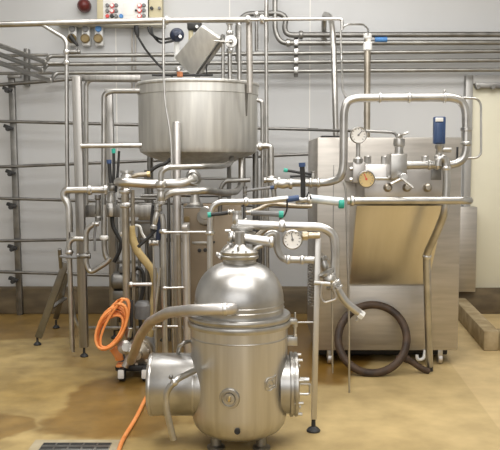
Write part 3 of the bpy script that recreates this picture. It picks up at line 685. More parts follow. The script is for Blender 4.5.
# plate heat exchanger behind
def phe():
    Y = 6.62
    t = thing('heat_exchanger', 'tan-grey plate heat exchanger standing behind the vertical pipes', 'heat exchanger', P(212, 340, Y))
    fr = put('front_plate', MB().box(P(184, 330, Y), P(241.5, 203, Y+.05), .012), EXCHST, t)
    put('plate_pack', MB().box(P(188, 322, Y+.05), P(238, 214, Y+.3), .01), DARKST, t)
    put('back_plate', MB().box(P(184, 330, Y+.3), P(241.5, 203, Y+.36), .012), PANELST, t)
    for px, py, r, mt in ((187, 219, 3, OCHRE), (199.5, 250.3, 1.9, BLACK), (205.3, 250, 1.9, BLACK), (214, 242, 1.1, BLACK)):
        put('port', MB().lathe([(R(r, Y)*.6, 0), (R(r, Y), .0), (R(r, Y), .012), (R(r, Y)*.5, .014)], P(px, py, Y), -YY, 16), mt, t)
    put('name_strip', MB().box(P(192, 244.5, Y-.006), P(208, 241.5, Y), .002), STEEL, t)
    for px in (188, 238):
        a = P(px, 330, Y+.15); l = put('leg', MB().bar(V((a.x, a.y, .07)), a, .05, .05, .004), DARKST, t); foot(l, V((a.x, a.y, .08)))
    put('round_hand_wheel', MB().lathe([(R(4, Y), -.03), (R(8, Y), -.02), (R(8.5, Y), 0), (R(7.5, Y), .02), (0, .03)], P(205, 217, Y-.05), V((-.3, -1, .1)), 26), STEEL, t)
    return t
phe()

# ------------------------------------------------------------------ the vessel in front
VY = 4.38
VX = XF(239.3, 380, VY); VR_ = R(49.0, VY)
def vessel():
    o = V((VX, VY, 0))
    t = thing('pressure_vessel', 'domed stainless pressure vessel in front, with bolted flange and manway', 'vessel', o)
    zf = ZF(316, VY)      # flange
    zbm = .05
    r = VR_
    put('vessel_body', MB().lathe([(0, zbm), (r*.45, zbm+.006), (r*.72, zbm+.022), (r*.86, zbm+.045), (r*.94, zbm+.075), (r*.985, zbm+.115), (r, zbm+.16), (r, zf-.05), (r*.98, zf-.045)], o, UP, 80), VESSEL, t)
    put('body_seam', MB().tube([o+V((math.cos(a)*r, math.sin(a)*r, zf-.105)) for a in [2*math.pi*k/64 for k in range(64)]], .004, 6, True), STEEL, t)
    f = put('body_flange', MB().lathe([(r*.96, zf-.05), (r*1.055, zf-.048), (r*1.065, zf-.04), (r*1.065, zf-.022), (r*1.055, zf-.016), (r*1.02, zf-.014), (r*1.02, zf-.008), (r*1.055, zf-.004), (r*1.06, zf+.004), (r*1.06, zf+.014), (r*1.04, zf+.022), (r*.93, zf+.024)], o, UP, 80), STEEL, t)
    # dome
    r2 = R(45, VY); zn = ZF(263, VY)
    prof = [(r2*.995, zf+.02), (r2, zf+.05)]
    z0 = ZF(300, VY); H = ZF(260.5, VY)-z0
    for k in range(0, 13):
        a = math.radians(k*90/13); prof.append((r2*math.cos(a)**.82, z0+H*math.sin(a)))
    prof.append((0, z0+H))
    d = put('dome_lid', MB().lathe(prof, o, UP, 80), DOME, t)
    put('dome_seam', MB().tube([o+V((math.cos(a)*r2, math.sin(a)*r2, z0-.01)) for a in [2*math.pi*k/64 for k in range(64)]], .0035, 6, True), STEEL, d)
    put('weld_bead', MB().tube([o+V((math.cos(a)*r2*1.0, math.sin(a)*r2*1.0, zf+.055)) for a in [2*math.pi*k/64 for k in range(64)]], .004, 6, True), BRIGHT, d)
    # neck
    zt = ZF(262, VY); rn = R(16.6, VY)
    ox = o+V((R(.5, VY), 0, 0))
    put('neck', MB().lathe([(rn, zt-.03), (rn, zt+.015), (rn*1.12, zt+.02), (rn*1.15, zt+.026), (rn*1.15, zt+.038), (rn*1.08, zt+.044), (rn*1.12, zt+.05), (rn*1.12, zt+.06), (rn*.95, zt+.068), (rn*.5, zt+.085), (rn*.3, zt+.1), (rn*.3, zt+.17), (0, zt+.17)], ox, UP, 40), STEEL, t)
    for k in range(8):
        a = 2*math.pi*(k+.5)/8
        put('neck_bolt', MB().cyl(ox+V((math.cos(a)*rn*1.02, math.sin(a)*rn*1.02, zt+.05)), UP, .007, .022, 6), BRIGHT, t)
    # horizontal manway drum through the body
    zm = ZF(384, VY); rm = R(31.5, VY)
    xl = XF(149, 384, VY); xr = XF(300, 384, VY)
    md = put('side_drum', MB().lathe([(0, 0), (rm*.9, 0), (rm*.97, .004), (rm, .012), (rm, (VX-xl)*.9), (rm*.9, (VX-xl)*.9)], V((xl, VY, zm)), XX, 64), DOME, t)
    for h in (.012, .24*1):
        put('drum_band', MB().lathe([(rm*.98, 0), (rm*1.015, .002), (rm*1.02, .007), (rm*1.015, .012), (rm*.98, .014)], V((xl+h if h < .1 else VX-VR_*.96, VY, zm)), XX, 64), BRIGHT, md)
    mw = put('manway', MB().lathe([(rm*.93, 0), (rm*.93, .05+VR_*.15), (rm*.99, .05+VR_*.15)], V((VX+VR_*.84, VY, zm)), XX, 64), DOME, t)
    cv = put('manway_cover', MB().lathe([(rm*.98, 0), (rm*1.04, .004), (rm*1.04, .018), (rm*.99, .022), (rm*.99, .027), (rm*1.03, .03), (rm*1.03, .044), (rm*.9, .052), (0, .06)], V((xr-.062, VY, zm)), XX, 64), STEEL, t)
    for k in range(8):
        a = 2*math.pi*(k+.5)/8
        put('cover_bolt', MB().cyl(V((xr-.06, VY+math.cos(a)*rm*.95, zm+math.sin(a)*rm*.95)), XX, .009, .07, 6), BRIGHT, cv)
    hh = put('cover_handle', MB().tube(fillet([V((xr-.01, VY-.03, zm+.01)), V((xr+.055, VY-.03, zm+.01)), V((xr+.055, VY-.03, zm-.05)), V((xr-.01, VY-.03, zm-.05))], .015), .008, 12), BRIGHT, cv)
    put('handle_boss', MB().cyl(V((xr-.01, VY-.03, zm+.03)), XX, .018, .06, 14), STEEL, cv)
    def surf(px, py, rr=VR_):
        x = XF(px, py, VY-rr)
        for _ in range(6):
            y = VY-math.sqrt(max(rr*rr-(x-VX)**2, 0)); x = XF(px, py, y)
        p = P(px, py, y); n = V((p.x-VX, p.y-VY, 0)).normalized(); return p, n
    # sight glass
    p, n = surf(229.5, 398.5)
    sg = put('sight_glass', MB().lathe([(R(10.3, 4.28), -.01), (R(10.3, 4.28), .004), (R(9.6, 4.28), .012), (R(7.6, 4.28), .013), (R(7.2, 4.28), .004), (R(6.2, 4.28), .004), (R(5.6, 4.28), .012), (R(3, 4.28), .013), (R(2.7, 4.28), .005), (0, .005)], p, n, 40), STEEL, t)
    put('centre_stud', MB().bar(p+n*.006+V((-.003, 0, -.014)), p+n*.006+V((.003, 0, .016)), .012, .02, .003), BRASS, sg)
    p, n = surf(237.3, 431.5)
    put('drain_hole', MB().lathe([(R(3, 4.3), -.01), (R(3, 4.3), .004), (R(2, 4.3), .005), (R(1.8, 4.3), .001), (0, .001)], p, n, 20), BLACK, t)
    # embossed maker's badge: an octagon round two interlaced letters
    p, n = surf(271, 383.5); u = UP.cross(n).normalized(); w = UP; s = R(1, 4.4)
    def L(x, y): return p+n*.003+u*x*s+w*y*s
    octo = [L(*q) for q in ((-7, 3.5), (-3, 6), (2.5, 5.5), (6.5, 7.5), (7, 1), (6, -4.5), (2, -5), (-2, -7), (-6.5, -5), (-7.2, 0))]
    em = MB().tube(smooth_path(octo, 3, True), .0026, 8, True)
    em.tube(smooth_path([L(*q) for q in ((-1, 3), (-3.5, 3.6), (-5, 1), (-4.5, -2.5), (-2, -3.6), (-.6, -1.6), (-2.2, -.8))], 4), .0024, 8)
    em.tube(smooth_path([L(*q) for q in ((4.6, 3), (2.6, 3.8), (1.4, 2), (3, .4), (4.6, -1.2), (3, -3.2), (1, -2.4))], 4), .0024, 8)
    put('embossed_badge', em, VESSEL, t)
    # bracket pin on the flange at the right
    q = P(294, 346, VY-.03)
    br = put('flange_bracket', MB().box(P(286, 346, VY-.02), P(297, 335, VY+.03), .004), STEEL, t)
    put('swing_bolt', MB().lathe([(.007, 0), (.007, .03), (.012, .032), (.012, .06), (.008, .062), (.008, .1), (.014, .105), (.014, .13), (.006, .14), (.005, .185), (0, .188)], P(295, 345, VY), UP, 14), BRIGHT, br)
    put('flange_ear', MB().bar(P(284, 321, VY), P(297, 321, VY), .03, .05, .004), STEEL, t)
    # short legs
    for a in (math.radians(-38), math.radians(215), math.radians(90)):
        pt = o+V((math.cos(a)*r*.58, math.sin(a)*r*.58, 0))
        put('leg', MB().lathe([(.05, 0), (.05, .012), (.03, .02), (.03, zbm+.07)], pt, UP, 18), DARKST, t)
    return t, surf
ves, surf = vessel()
# big suction pipe in front of the dome
o = pipe('suction_pipe', 'big bent steel pipe from the vessel dome down to the orange pump', 'pipe', 4.16,
     [(232, 309, 4.2), (232.5, 309, 4.0), (195, 310, 4.06), (168, 312.5, 4.4), (150, 322, 4.85), (140, 336, 5.15), (131, 361, 5.45)], 6.0, 14, mat=HEADST)
put('weld_collar', MB().lathe([(R(5.9, 4.1), -.012), (R(6.6, 4.1), -.008), (R(6.6, 4.1), .008), (R(5.9, 4.1), .012)], P(225, 309.2, 4.015), XX, 24), BRIGHT, o)
o = pipe('overflow_leg_pipe', 'bent slim pipe from the vessel side down in front of the drum', 'pipe', 4.02, [(194, 371, 4.2), (177, 379), (166, 391), (166, 408), (173.5, 440)], 3.4, 12, mat=STEEL, clamps=[(173, 381)], cl=1.25)
put('wing_screw', MB().sphere(P(171, 377, 4.06), R(2.4, 4.1), 14).tube([P(171, 377, 4.06), P(175, 383, 4.06)], .006, 8), DARKST, o)
pipe('bracket_tube', 'small bent tube above the drum joining the vessel wall', 'tube', 4.35, [(177.5, 356, 4.4), (179, 346), (184, 342.5), (195, 340, 4.45)], 2.0, 5, mat=STEEL)

# plumbing on top of the vessel
TYv = 4.55
o = pipe('vessel_top_pipe', 'thick bright pipe from the vessel neck arching right and down to a valve', 'pipe', TYv,
         [(238, 224, TYv), (282, 226), (322, 227), (334, 234), (335.5, 250), (334.5, 283)], 4.6, 16, mat=BRIGHT, clamps=[(282, 226)], cl=1.35, cw=3.2)
pipe('delivery_pipe', 'white-capped open pipe end pointing down right from the valve', 'pipe', 4.5, [(331, 279), (336, 286), (345, 302), (361, 314)], 4.1, 12, mat=BRIGHT, flanges=[(334, 283, 7.5, 4.5), (337, 288, 6.5, 4.5)])
t = thing('hose_coupling', 'bright white coupling on the open pipe end in front of the ring', 'coupling', P(361, 319, 4.5))
put('coupling_nut', MB().cyl(P(359, 313, 4.5), P(364, 316.5, 4.5)-P(359, 313, 4.5), R(4.8, 4.5), R(5.5, 4.5), 6), WHITE, t)
put('chain_tab', MB().tube(fillet(pp([(358, 316), (357, 322), (355.5, 320)], 4.5), .01), .006, 8), STEEL, t)
t = valve('steel valve body with square wire handle at the end of the thick pipe', 330, 279, 4.5, (.55, 0, -.9), 8.5, 17, mat=STEEL)
lever(t, [(330, 284), (318, 283), (314, 283)], 4.44, 2.2, None, STEEL, name='side_spindle')
put('wire_handle', MB().tube(fillet(pp([(322, 284), (320.5, 298), (324, 303), (337, 299), (333, 288)], 4.42), .02), R(1.4, 4.4), 8), PANELST, t)
t = valve('small bright lever valve between the leg post and the arched pipe', 325, 266, 4.62, (.3, 0, -1), 5, 20, [([(323, 264), (321.5, 253), (331, 262)], .9, None, BRIGHT), ([(325, 268), (318, 258)], 1.2, None, BRIGHT)], mat=STEEL)
o = pipe('vessel_inlet_pipe', 'short thick horizontal pipe above the dome, below the arched one', 'pipe', 4.42, [(229, 236.5), (272, 242)], 5.0, mat=BRIGHT, clamps=[(231, 237), (271, 242.3)], cl=1.2, cw=2.5)
pipe('bypass_pipe', 'S-shaped pipe dropping from the inlet to a low branch under the gauge', 'pipe', 4.6, [(262, 244), (268, 234), (276, 232.5), (277, 250), (283, 259.5), (314, 260)], 3.6, 9, mat=STEEL, clamps=[(288, 260), (302, 260)], cl=1.3)
pipe('diagonal_branch', 'short diagonal pipe branch between the two thick pipes', 'pipe', 4.66, [(253, 240), (274, 222)], 3.0, mat=WARMST)
pipe('neck_branch', 'little bright nozzle leaning from the neck toward the inlet pipe', 'pipe', 4.42, [(250, 254), (255, 248), (262, 245)], 2.7, 4, mat=BRIGHT)
pipe('neck_handle', None, None, 4.3, [(238, 247), (239, 253), (244, 257), (250, 254)], 1.3, soft=True, mat=STEEL, parent=ves)
t = valve('knobbly steel relief valve leaning off the vessel neck', 225.5, 250, 4.45, (.8, 0, 1), 4, 20, [([(224, 256), (216, 254)], 2.2, None, STEEL)], mat=BRIGHT)
t = valve('upright bright T-valve over the vessel neck', 237, 219, 4.62, (0, 0, 1), 5.5, 16, [([(240, 222), (247, 219)], 1.2, None, BRIGHT)], mat=BRIGHT)
t = thing('sanitary_clamp', 'wide ribbed clamp joint below the T-valve on the vessel', 'clamp', P(238, 232, 4.55))
put('ribbed_body', MB().lathe([(R(8, 4.5), 0), (R(13, 4.5), .004), (R(13, 4.5), .014), (R(9, 4.5), .018), (R(9, 4.5), .026), (R(12.5, 4.5), .03), (R(12.5, 4.5), .04), (R(6, 4.5), .046), (0, .05)], P(243, 234, 4.56), UP, 28), STEEL, t)
put('lock_screw', MB().cyl(P(231, 231, 4.48), -XX, .01, .035, 12), BRIGHT, t)
t = gauge('white round dial gauge on the vessel pipework above the low branch', 292.5, 239.5, 4.42, 10.2, DIAL, GREYP, 100)
put('union_fitting', MB().cyl(P(302, 236, 4.45), XX, R(4.5, 4.45), R(6, 4.45), 8).cyl(P(308, 235.5, 4.45), XX, R(3.3, 4.45), R(12, 4.45), 14), UNION, t)
# leg post
t = thing('leg_post', 'square steel leg post with black levelling foot beside the vessel', 'post', FP(313, 428))
yl = 4.56; a = P(318, 238, yl)
put('post_tube', MB().bar(V((XF(313.8, 416, yl), yl, .075)), a, R(5.8, yl), R(5.8, yl), .004), VESSEL, t)
foot(t, V((XF(313.5, 420, yl), yl, .08)), r=.032)
put('cross_rod', MB().tube([P(296, 322.5, yl), P(314, 322.3, yl)], R(.9, yl), 8), STEEL, t)
# spiral cord
m = MB(); pts = []
for k in range(18*10):
    a = 2*math.pi*k/10; py = 256+k*(306-256)/(180)
    c = P(310.5, py, 4.85); pts.append(c+V((math.cos(a)*R(2.4, 4.85), math.sin(a)*R(2.4, 4.85), 0)))
m.tube(pts, .0035, 6)
put('coiled_cord', m, DARKST, None, 'dark spiral cord hanging behind the leg post', 'cord')

# white manifold in the middle
o = pipe('white_manifold_pipe', 'bright pipe rising beside the dome then running right to the blue valve', 'pipe', 5.2, [(210, 300), (210, 216), (212.5, 206), (220, 201.8), (262, 201.5), (288, 198.2)], 3.0, 10, mat=BRIGHT, clamps=[(210, 233), (246, 201.6)], cl=1.5)
t = thing('blue_coupling', 'blue plastic coupling with a thin black hose beside the lever valve', 'coupling', P(293, 202, 5.2))
put('coupling_body', MB().tube(pp([(287, 199.5), (299, 197.8)], 5.2), R(3, 5.2), 16), BLUE, t)
put('thin_hose', MB().tube(smooth_path(pp([(287, 200), (287, 209), (284, 216), (279, 219)], 5.15)), R(.9, 5.15), 8), BLACK, t)
t = valve('black butterfly valve with green-tipped handle left of the T-valve', 231, 212, 5.0, (1, 0, 0), 3, 6, [([(233, 212), (222, 213.5), (208, 215)], 2.1, GREEN, BLACK)])
put('round_disc', MB().lathe([(0, -.01), (R(6, 5.3), -.008), (R(7, 5.3), 0), (R(6, 5.3), .008), (0, .01)], P(205.5, 213, 5.3), V((-.5, -1, 0)), 24), STEEL, t)
t = valve('grey-handled valve with green tip right of the T-valve', 250, 212.5, 4.95, (1, 0, 0), 2.6, 5, [([(251, 212.8), (264, 213.5), (283, 214.5)], 2.7, GREEN, GREYP)])
pipe('branch_pipe', 'warm-toned slanted branch behind the grey-handled valve', 'pipe', 5.3, [(246, 213), (258, 210), (270, 203), (290, 205.5), (312, 206)], 2.2, 8, mat=WARMST)
t = valve('valve with a flat dark lever ending in a blue tip near the tank corner', 245, 191, 5.6, (0, 0, 1), 2.5, 9, [([(245, 191), (258, 189), (274, 187.3)], 1.5, BLUE, GREYP)], mat=DARKST)
t = valve('upright black lever valve with a blue top above the blue coupling', 302.5, 200, 5.3, (1, 0, 0), 4, 14, [([(303, 203), (303, 180), (302, 163)], 2.6, BLUE, BLACK), ([(305, 201), (309, 192), (311, 199)], 1.1, None, BLACK)], mat=STEEL)
t = valve('valve with two flat dark levers, the upper tipped green', 313, 176, 5.6, (0, 0, 1), 2.6, 10, [([(313, 174), (300, 172.5), (284, 170)], 1.5, GREEN, BLACK), ([(312, 176.5), (302, 176.2), (290, 176.6)], 1.2, None, BLACK)], mat=STEEL)
t = valve('funnel-shaped steel tee below the bright elbow pipe', 283, 183.5, 5.6, (1, 0, 0), 6, 18, mat=BRIGHT)
t = valve('steel clamp tee on the bright elbow pipe from the tank', 272, 180, 6.2, (1, 0, 0), 3.2, 16, mat=STEEL)
pipe('short_bypass', 'short vertical steel pipe under the clamp tee', 'pipe', 6.1, [(273, 182), (274.5, 200)], 2.6, mat=STEEL)

# ------------------------------------------------------------------ homogeniser
HY = 6.08
def machine():
    xl, xr = XF(316.2, 300, HY), XF(459, 300, HY)
    z0, z1 = ZF(350.5, HY), ZF(137.3, HY)
    t = thing('homogeniser', 'boxy stainless homogeniser machine on casters against the wall', 'machine', ((xl+xr)/2, HY, 0))
    put('cabinet', MB().box((xl, HY, z0), (xr, HY+.95, z1), .012), PANELST, t)
    put('seam_strip', MB().box((XF(333, 240, HY)-.003, HY-.003, z0+.02), (XF(333, 240, HY)+.003, HY+.01, ZF(165, HY)), .001), DARKST, t)
    put('top_slot', MB().box((XF(322, 137, HY), HY+.02, z1-.005), (XF(346, 137, HY), HY+.14, z1+.014), .004), BLACK, t)
    put('lower_door', MB().box((XF(349, 320, HY-.012), HY-.012, ZF(345, HY-.012)), (XF(428, 320, HY-.012), HY+.01, ZF(286, HY-.012)), .004), PANELST, t)
    put('side_vent_slot', MB().box((XF(456.5, 150, HY-.005), HY-.005, ZF(164, HY)), (XF(458.5, 150, HY-.005), HY+.01, ZF(147, HY)), .001), BLACK, t)
    # sloping drip cover under the pump head
    yt = 5.68
    a, b = P(356.5, 205.5, yt), P(445.5, 205.5, yt); c, d = P(428, 285, HY-.005), P(349.5, 285, HY-.005)
    back = lambda p: V((p.x, HY, p.z))
    m = MB(); m.hexa([d, c, V((c.x, HY+.02, c.z)), V((d.x, HY+.02, d.z)), a, b, V((b.x, HY+.02, b.z)), V((a.x, HY+.02, a.z))], .006)
    put('sloping_cover', m, BRIGHT2, t)
    hd = put('pump_head', MB().box(P(364, 204, 5.62), V((XF(445, 180, 5.7), HY+.02, ZF(164, 5.7))), .012), HEADST, t)
    sb = put('suction_block', MB().box(P(352.5, 183, 5.6), V((XF(365.5, 170, 5.6), HY+.02, ZF(162, 5.6))), .01), HEADST, t)
    for px, py in ((349.5, 168.5), (350, 179.5)): put('side_bolt', MB().cyl(P(353, py, 5.63), -XX, R(2.2, 5.6), R(3.5, 5.6), 8), BRIGHT, sb)
    for px in (367.5, 384.5, 425): put('head_nut', MB().cyl(P(px, 165, 5.85), UP, R(3.6, 5.85), R(9, 5.85), 8), STEEL, hd)
    for px in (387.5, 406.5, 427): put('cover_bolt', MB().lathe([(R(4.4, 5.6), 0), (R(4.4, 5.6), .02), (R(3.8, 5.6), .035), (R(2.4, 5.6), .045), (0, .046)], P(px, 187.5, 5.62), -YY, 18), WARMST, hd)
    put('access_recess', MB().box(P(431, 180, 5.612), P(441, 168, 5.63), .002), DARKST, hd)
    # homogenising valve block on the head
    vb = put('valve_block', MB().box(P(390.5, 180, 5.45), V((XF(407.5, 160, 5.45), 5.64, ZF(153.5, 5.45))), .012), STEEL, t)
    c = P(399, 154, 5.54)
    put('block_neck', MB().lathe([(R(4.4, 5.5), 0), (R(4.4, 5.5), .05), (R(5.5, 5.5), .055), (R(6, 5.5), .075), (R(5.5, 5.5), .105), (R(3.6, 5.5), .11), (R(2.6, 5.5), .14), (0, .145)], c, UP, 22), STEEL, vb)
    put('top_lever', MB().tube(fillet([P(399, 137, 5.5), P(404, 134, 5.45), P(408, 132.5, 5.45)], .02), R(1.2, 5.5), 8), BRIGHT, vb)
    hw = put('cross_handle', MB().cyl(P(401.5, 177, 5.46), -YY, R(4, 5.4), .09, 18), BRIGHT, vb)
    put('handle_arm', MB().tube([P(391, 184, 5.38), P(401, 179, 5.38), P(405, 176, 5.38)], R(1.5, 5.4), 10).tube([P(401, 178, 5.38), P(413, 188, 5.36)], R(1.6, 5.4), 10), BRIGHT, hw)
    for px, py, hgt in ((330, 350, 0), (441, 350, 0)):
        for yy in (HY+.045, HY+.8):
            p = P(px, 352, HY); p.y = yy
            k = put('caster', MB().cyl(V((p.x-.016, yy, .04)), XX, .04, .034, 22), HEADST, t)
            put('caster_fork', MB().box((p.x-.02, yy-.025, .045), (p.x+.02, yy+.025, z0+.005), .006), STEEL, k)
    put('under_shade_box', MB().box((xl+.03, HY+.2, .03), (xr-.03, HY+.93, z0+.002), .01), BLACK, t)  # added black box standing in for the shade beneath the cabinet
    put('drain_hook', MB().tube(fillet(pp([(425, 350, 6.08), (424, 359, 6.06), (417, 360, 6.06), (417, 355, 6.06)], 6.08), .03), R(1.6, 6.2), 10), WHITE, t)
    return t
BRIGHT2 = mixmat('cover_steel', (.62, .59, .52), (.70, .67, .60), .33, 1, 2, (6, 1, 1), rvar=.06)
machine()
pipe('gauge_line', 'thin black pipe running behind the upper gauge to the valve block', 'tube', 5.7, [(308, 129.8, 6.6), (336, 130.5, 5.9), (365, 131), (394, 132.5), (399, 138, 5.56)], 1.5, 6, mat=DARKST)
t = gauge('white dial gauge standing on a stem at the machine top', 358.5, 135, 5.5, 8.6, DIAL, GREYP, 50)
put('gauge_stem', MB().lathe([(R(5, 5.5), 0), (R(5, 5.5), .03), (R(2.2, 5.5), .045), (R(2.2, 5.5), .2), (0, .2)], P(358, 163, 5.62), UP, 18), STEEL, t)
t = gauge('yellow-faced gauge with red needle on the pump block', 366.3, 179, 5.48, 8.8, DIALY, REDB, 115)
put('gauge_stem', MB().tube([P(368, 179, 5.54), P(380, 178.5, 5.56), P(393, 178.5, 5.56)], R(1.6, 5.5), 12).cyl(P(366.3, 179, 5.52), YY, R(3, 5.5), .12, 12), BRIGHT, t)
# big loop pipe
o = pipe('loop_pipe', 'large bright pipe looping up, across and down over the machine front', 'pipe', 5.5,
     [(286, 182.8, 5.6), (328, 182.5, 5.55), (341, 178), (343.5, 165), (343.8, 112), (347, 101), (357, 98), (452, 97.5), (462, 101), (466, 111), (466, 150), (463, 160), (454, 164.5), (400, 165.3)], 4.1, 7, mat=STEEL,
     clamps=[(310, 182.7), (318, 182.6), (380, 98), (409, 97.7), (444.5, 97.6), (429, 165), (437, 165)], cl=1.25, cw=1.6)
put('inline_coupling', MB().lathe([(R(4, 5.5), 0), (R(5.6, 5.5), .01), (R(5.6, 5.5), .025), (R(4.9, 5.5), .03), (R(4.9, 5.5), .1), (R(5.8, 5.5), .105), (R(5.8, 5.5), .125), (R(4, 5.5), .13)], P(466, 146, 5.5), UP, 22), STEEL, o)
for px, py in ((378.5, 101.5), (444.5, 92.5), (444.5, 103)): put('clamp_screw', MB().cyl(P(px, py, 5.49), UP, R(1.5, 5.5), R(2.5, 5.5), 10), STEEL, o)
pipe('sensing_tube', 'thin square-bent tube bypassing the right side of the loop pipe', 'tube', 5.5, [(462, 97.8), (477, 98.5), (481, 104), (481, 154), (477, 158), (465, 158.5)], 1.1, 5, mat=STEEL)
o = pipe('lower_pipe', 'horizontal bright pipe along the bottom of the pump head with rounded end', 'pipe', 5.42, [(347, 200.8), (463, 200.3), (469, 200.5, 5.5), (469.5, 200.5, 5.75)], 4.0, 5, mat=STEEL, clamps=[(352, 200.8)], cl=1.35, cmat=BRIGHT)
t = thing('wrapped_coupling', 'pale blue wrapped pipe section with a green ring left of the pump', 'coupling', P(328, 206, 5.4))
put('wrapped_sleeve', MB().tube(pp([(311, 198.6), (343, 202)], 5.4), [R(4.2, 5.4), R(4.4, 5.4)], 18), mixmat('pale_wrap', (.50, .58, .64), (.72, .76, .78), .35, .3, 10), t)
put('green_ring', MB().cyl(P(338.5, 203.8, 5.39), XX, R(4.8, 5.4), R(5.5, 5.4), 18), GREEN, t)
put('white_nut', MB().cyl(P(311.5, 198.6, 5.4), -XX, R(4.6, 5.4), R(4, 5.4), 8), WHITE, t)
pipe('return_pipe', 'tall bent pipe running from the blue valve down the machine front to the floor', 'pipe', 5.45,
     [(438, 166), (438.5, 160), (442, 157), (446, 161), (446.8, 185), (445, 212), (437, 232, 5.55), (426.5, 254, 5.7), (427.5, 300, 5.75), (429.5, 366, 5.88)], 4.0, 8, mat=STEEL, clamps=[(446.5, 168), (427, 256, 5.7)], cl=1.2)
put('rubber_tip', MB().lathe([(R(3.2, 6), .0), (R(3.4, 6), .05), (R(2.6, 6), .055)], FP(429.8, 371), UP, 16), BLACK, bpy.data.objects['return_pipe'])
t = thing('blue_handle_valve', 'upright valve with a large blue rectangular handle beside the machine', 'valve', P(440, 158, 5.45))
put('valve_bonnet', MB().lathe([(R(5, 5.45), 0), (R(5, 5.45), .02), (R(3.6, 5.45), .03), (R(3.6, 5.45), .07), (R(4.6, 5.45), .08), (R(4.6, 5.45), .1), (0, .105)], P(439, 159, 5.5), UP, 20), STEEL, t)
put('side_port', MB().cyl(P(440, 150, 5.5), XX, R(2.5, 5.5), R(11, 5.5), 12), STEEL, t)
bh = put('blue_handle', MB().box(P(434.3, 144, 5.42), P(444, 117, 5.48), .008), BLUE, t)
put('white_label', MB().box(P(435.7, 121.5, 5.41), P(442.7, 117.8, 5.43), .002), WHITE, bh)
put('handle_rib', MB().box(P(436.2, 143, 5.405), P(442.2, 123, 5.425), .004), BLUE, bh)
# rods and the hose ring
pipe('guide_rod', 'thin steel rod standing in front of the machine, through the rubber ring', 'rod', 5.34, [(343.5, 182), (346, 190), (348.7, 300), (349.3, 393)], 1.1, 4, mat=STEEL)
pipe('guide_rod', 'shorter thin rod between leg post and rubber ring', 'rod', 5.72, [(331.8, 285), (332.6, 373)], 1.0, mat=STEEL)
pts = []
N = 64; ybot, ytop = 5.75, 6.02
for k in range(N):
    a = -math.pi/2+2*math.pi*k/N
    s = (math.sin(a)+1)/2
    pts.append(P(372.5+34.2*math.cos(a), 339-34.2*math.sin(a), ybot+(ytop-ybot)*s))
o = put('rubber_ring', MB().tube(pts, R(4.0, 5.95), 14, True), BROWN, None, 'brown rubber hose ring leaning on the lower machine front', 'hose')
put('hose_tail', MB().tube(smooth_path(pp([(397, 359, 5.84), (404, 358, 5.84), (412, 362, 5.84), (421, 368, 5.83), (429, 371.5, 5.83)], 5.9)), [R(4, 5.9)]*10+[R(3.2, 5.9)]*15, 12), BROWN, o)

# ------------------------------------------------------------------ pump trolley & orange hose
def pump():
    Y = 5.75
    t = thing('transfer_pump', 'wheeled transfer pump on a black base with orange fittings', 'pump', FP(140, 380))
    put('base_plate', MB().box(V((XF(117, 372, Y), Y-.08, .06)), V((XF(158, 372, Y), Y+.3, .10)), .008), BLACK, t)
    put('motor_body', MB().lathe([(R(11, Y), 0), (R(13, Y), .02), (R(13, Y), .24), (R(9, Y), .29), (0, .3)], P(141, 354, Y-.02), YY, 32), GREYP, t)
    c = P(139, 353, Y-.02)
    put('pump_housing', MB().lathe([(R(14.5, Y), .06), (R(14.5, Y), .0), (R(13.5, Y), -.012), (R(12, Y), -.012), (R(11, Y), -.03), (R(5, Y), -.05), (R(4, Y), -.09), (0, -.09)], c, YY, 40), WARMST, t)
    for k in range(6):
        a = math.radians(60*k+20)
        put('housing_bolt', MB().cyl(c+V((math.cos(a)*R(10.5, Y), -.012, math.sin(a)*R(10.5, Y))), -YY, .012, .03, 8), STEEL, t)
    fx = P(124, 347, Y-.1)
    put('inlet_fitting', MB().lathe([(R(5, Y), 0), (R(5, Y), .02), (R(7, Y), .03), (R(7, Y), .05), (R(4, Y), .06), (R(4, Y), .09)], fx, V((.3, -1, .2)), 20).cyl(P(128, 337, Y-.1), V((.2, 0, 1)), R(3.4, Y), R(10, Y), 14).sphere(P(130, 351, Y-.14), R(5, Y), 16), STEEL, t)
    put('outlet_spout', MB().tube(pp([(136, 342, Y-.12), (130, 356, Y-.15), (125, 367, Y-.16)], Y), R(3.6, Y), 16), PANELST, t)
    put('orange_hose_end', MB().tube(smooth_path(pp([(113, 348), (116, 352), (119, 357), (119.5, 360)], Y-.05)), R(4.2, Y), 14), ORANGE, t)
    put('orange_bracket', MB().box(P(115.5, 368, Y-.1), P(125, 361.5, Y), .01), ORANGE, t)
    for px in (122, 145.5):
        p = P(px, 374, Y-.12)
        w = put('wheel', MB().cyl(V((p.x-.02, p.y, .05)), XX, .05, .045, 24), BLACK, t)
        put('wheel_cover', MB().box((p.x-.022, p.y-.055, .03), (p.x+.022, p.y-.045, .095), .008), WHITE, w)
    put('post_column', MB().bar(P(131.5, 340, Y+.05), P(131.5, 300, Y+.05), R(3.5, Y), R(3, Y), .004), BLACK, t)
    put('fan_cover', MB().lathe([(R(9, Y), 0), (R(9, Y), .1), (R(6, Y), .13), (0, .135)], P(143, 318, Y+.2), UP, 24), GREYP, t)
    return t
pump()
m = MB(); pts = []
rnd = random.Random(3)
n = 24
W = [(110, 329, 15.5, 23), (112, 327, 17, 25), (109, 331, 13, 19), (113, 326, 16, 27), (109.5, 331, 14.5, 18), (111.5, 328, 17.5, 24), (114, 324, 13, 29), (109, 330, 15, 20), (112, 326.5, 15, 26), (114.5, 324.5, 11, 30), (109, 331.5, 12, 17), (111, 328, 17, 23)]
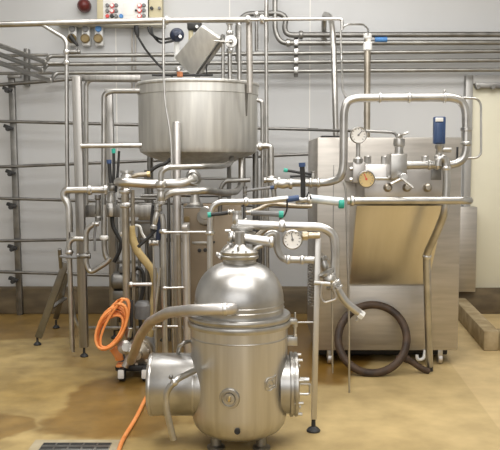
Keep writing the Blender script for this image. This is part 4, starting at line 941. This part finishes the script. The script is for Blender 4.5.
W = [(a+rnd.uniform(-1, 1), b+rnd.uniform(-1, 1), c*.95+rnd.uniform(-.8, .8), d*.95+rnd.uniform(-1, 1)) for a, b, c, d in W]
th = math.radians(27)
for k in range((len(W)-1)*n+1):
    i, fr = divmod(k, n); fr /= n
    A = W[i]; B = W[min(i+1, len(W)-1)]
    cx, cy, rx, ry = [A[q]*(1-fr)+B[q]*fr for q in range(4)]
    a = 2*math.pi*k/n+2.2
    ex, ey = rx*.82*math.cos(a), ry*math.sin(a)
    # long axis leans to the upper right
    px = cx+ex*math.cos(th)+ey*math.sin(th)
    py = cy+ex*math.sin(th)-ey*math.cos(th)
    pts.append(P(px, py, 5.50+.018*((i*5) % 11)+.02*math.sin(a)))
put('orange_hose', m.tube(pts, R(1.25, 5.5), 10), ORANGE, None, 'coiled bright orange hose hanging by the pump', 'hose')
fp = lambda px, py, z=.014: FP(px, py)+V((0, 0, z))
m = MB().tube(smooth_path([fp(160, 378), fp(155, 387), fp(147, 398), (fp(136, 420)), fp(123, 442), fp(118, 456)]), .0125, 12)
put('orange_cable', m, ORANGE, None, 'orange cable lying on the wet floor in front of the pump', 'cable')

t = thing('floor_drain', 'slotted floor drain strip set in pale concrete at the front left', 'drain', FP(80, 442))
a, b = FP(44, 443.5), FP(112, 443.5)
put('concrete_surround', MB().hexa([V((a.x-.06, a.y-.3, .0)), V((b.x+.05, a.y-.3, .0)), V((b.x+.05, a.y+.05, .0)), V((a.x-.06, a.y+.05, .0)), V((a.x-.06, a.y-.3, .004)), V((b.x+.05, a.y-.3, .004)), V((b.x+.05, a.y+.05, .004)), V((a.x-.06, a.y+.05, .004))]), mixmat('pale_concrete', (.34, .28, .17), (.46, .40, .28), .7, 0, 7), t)
put('drain_frame', MB().box((a.x, a.y-.13, .004), (b.x, a.y-.005, .008), .001), DARKST, t)
for k in range(5):
    x = a.x+(b.x-a.x)*(k+.5)/5; w = (b.x-a.x)*.085
    put('drain_slot', MB().box((x-w, a.y-.04, .007), (x+w, a.y-.015, .0095), .001), BLACK, t)
    put('drain_slot', MB().box((x-w, a.y-.10, .007), (x+w, a.y-.075, .0095), .001), BLACK, t)
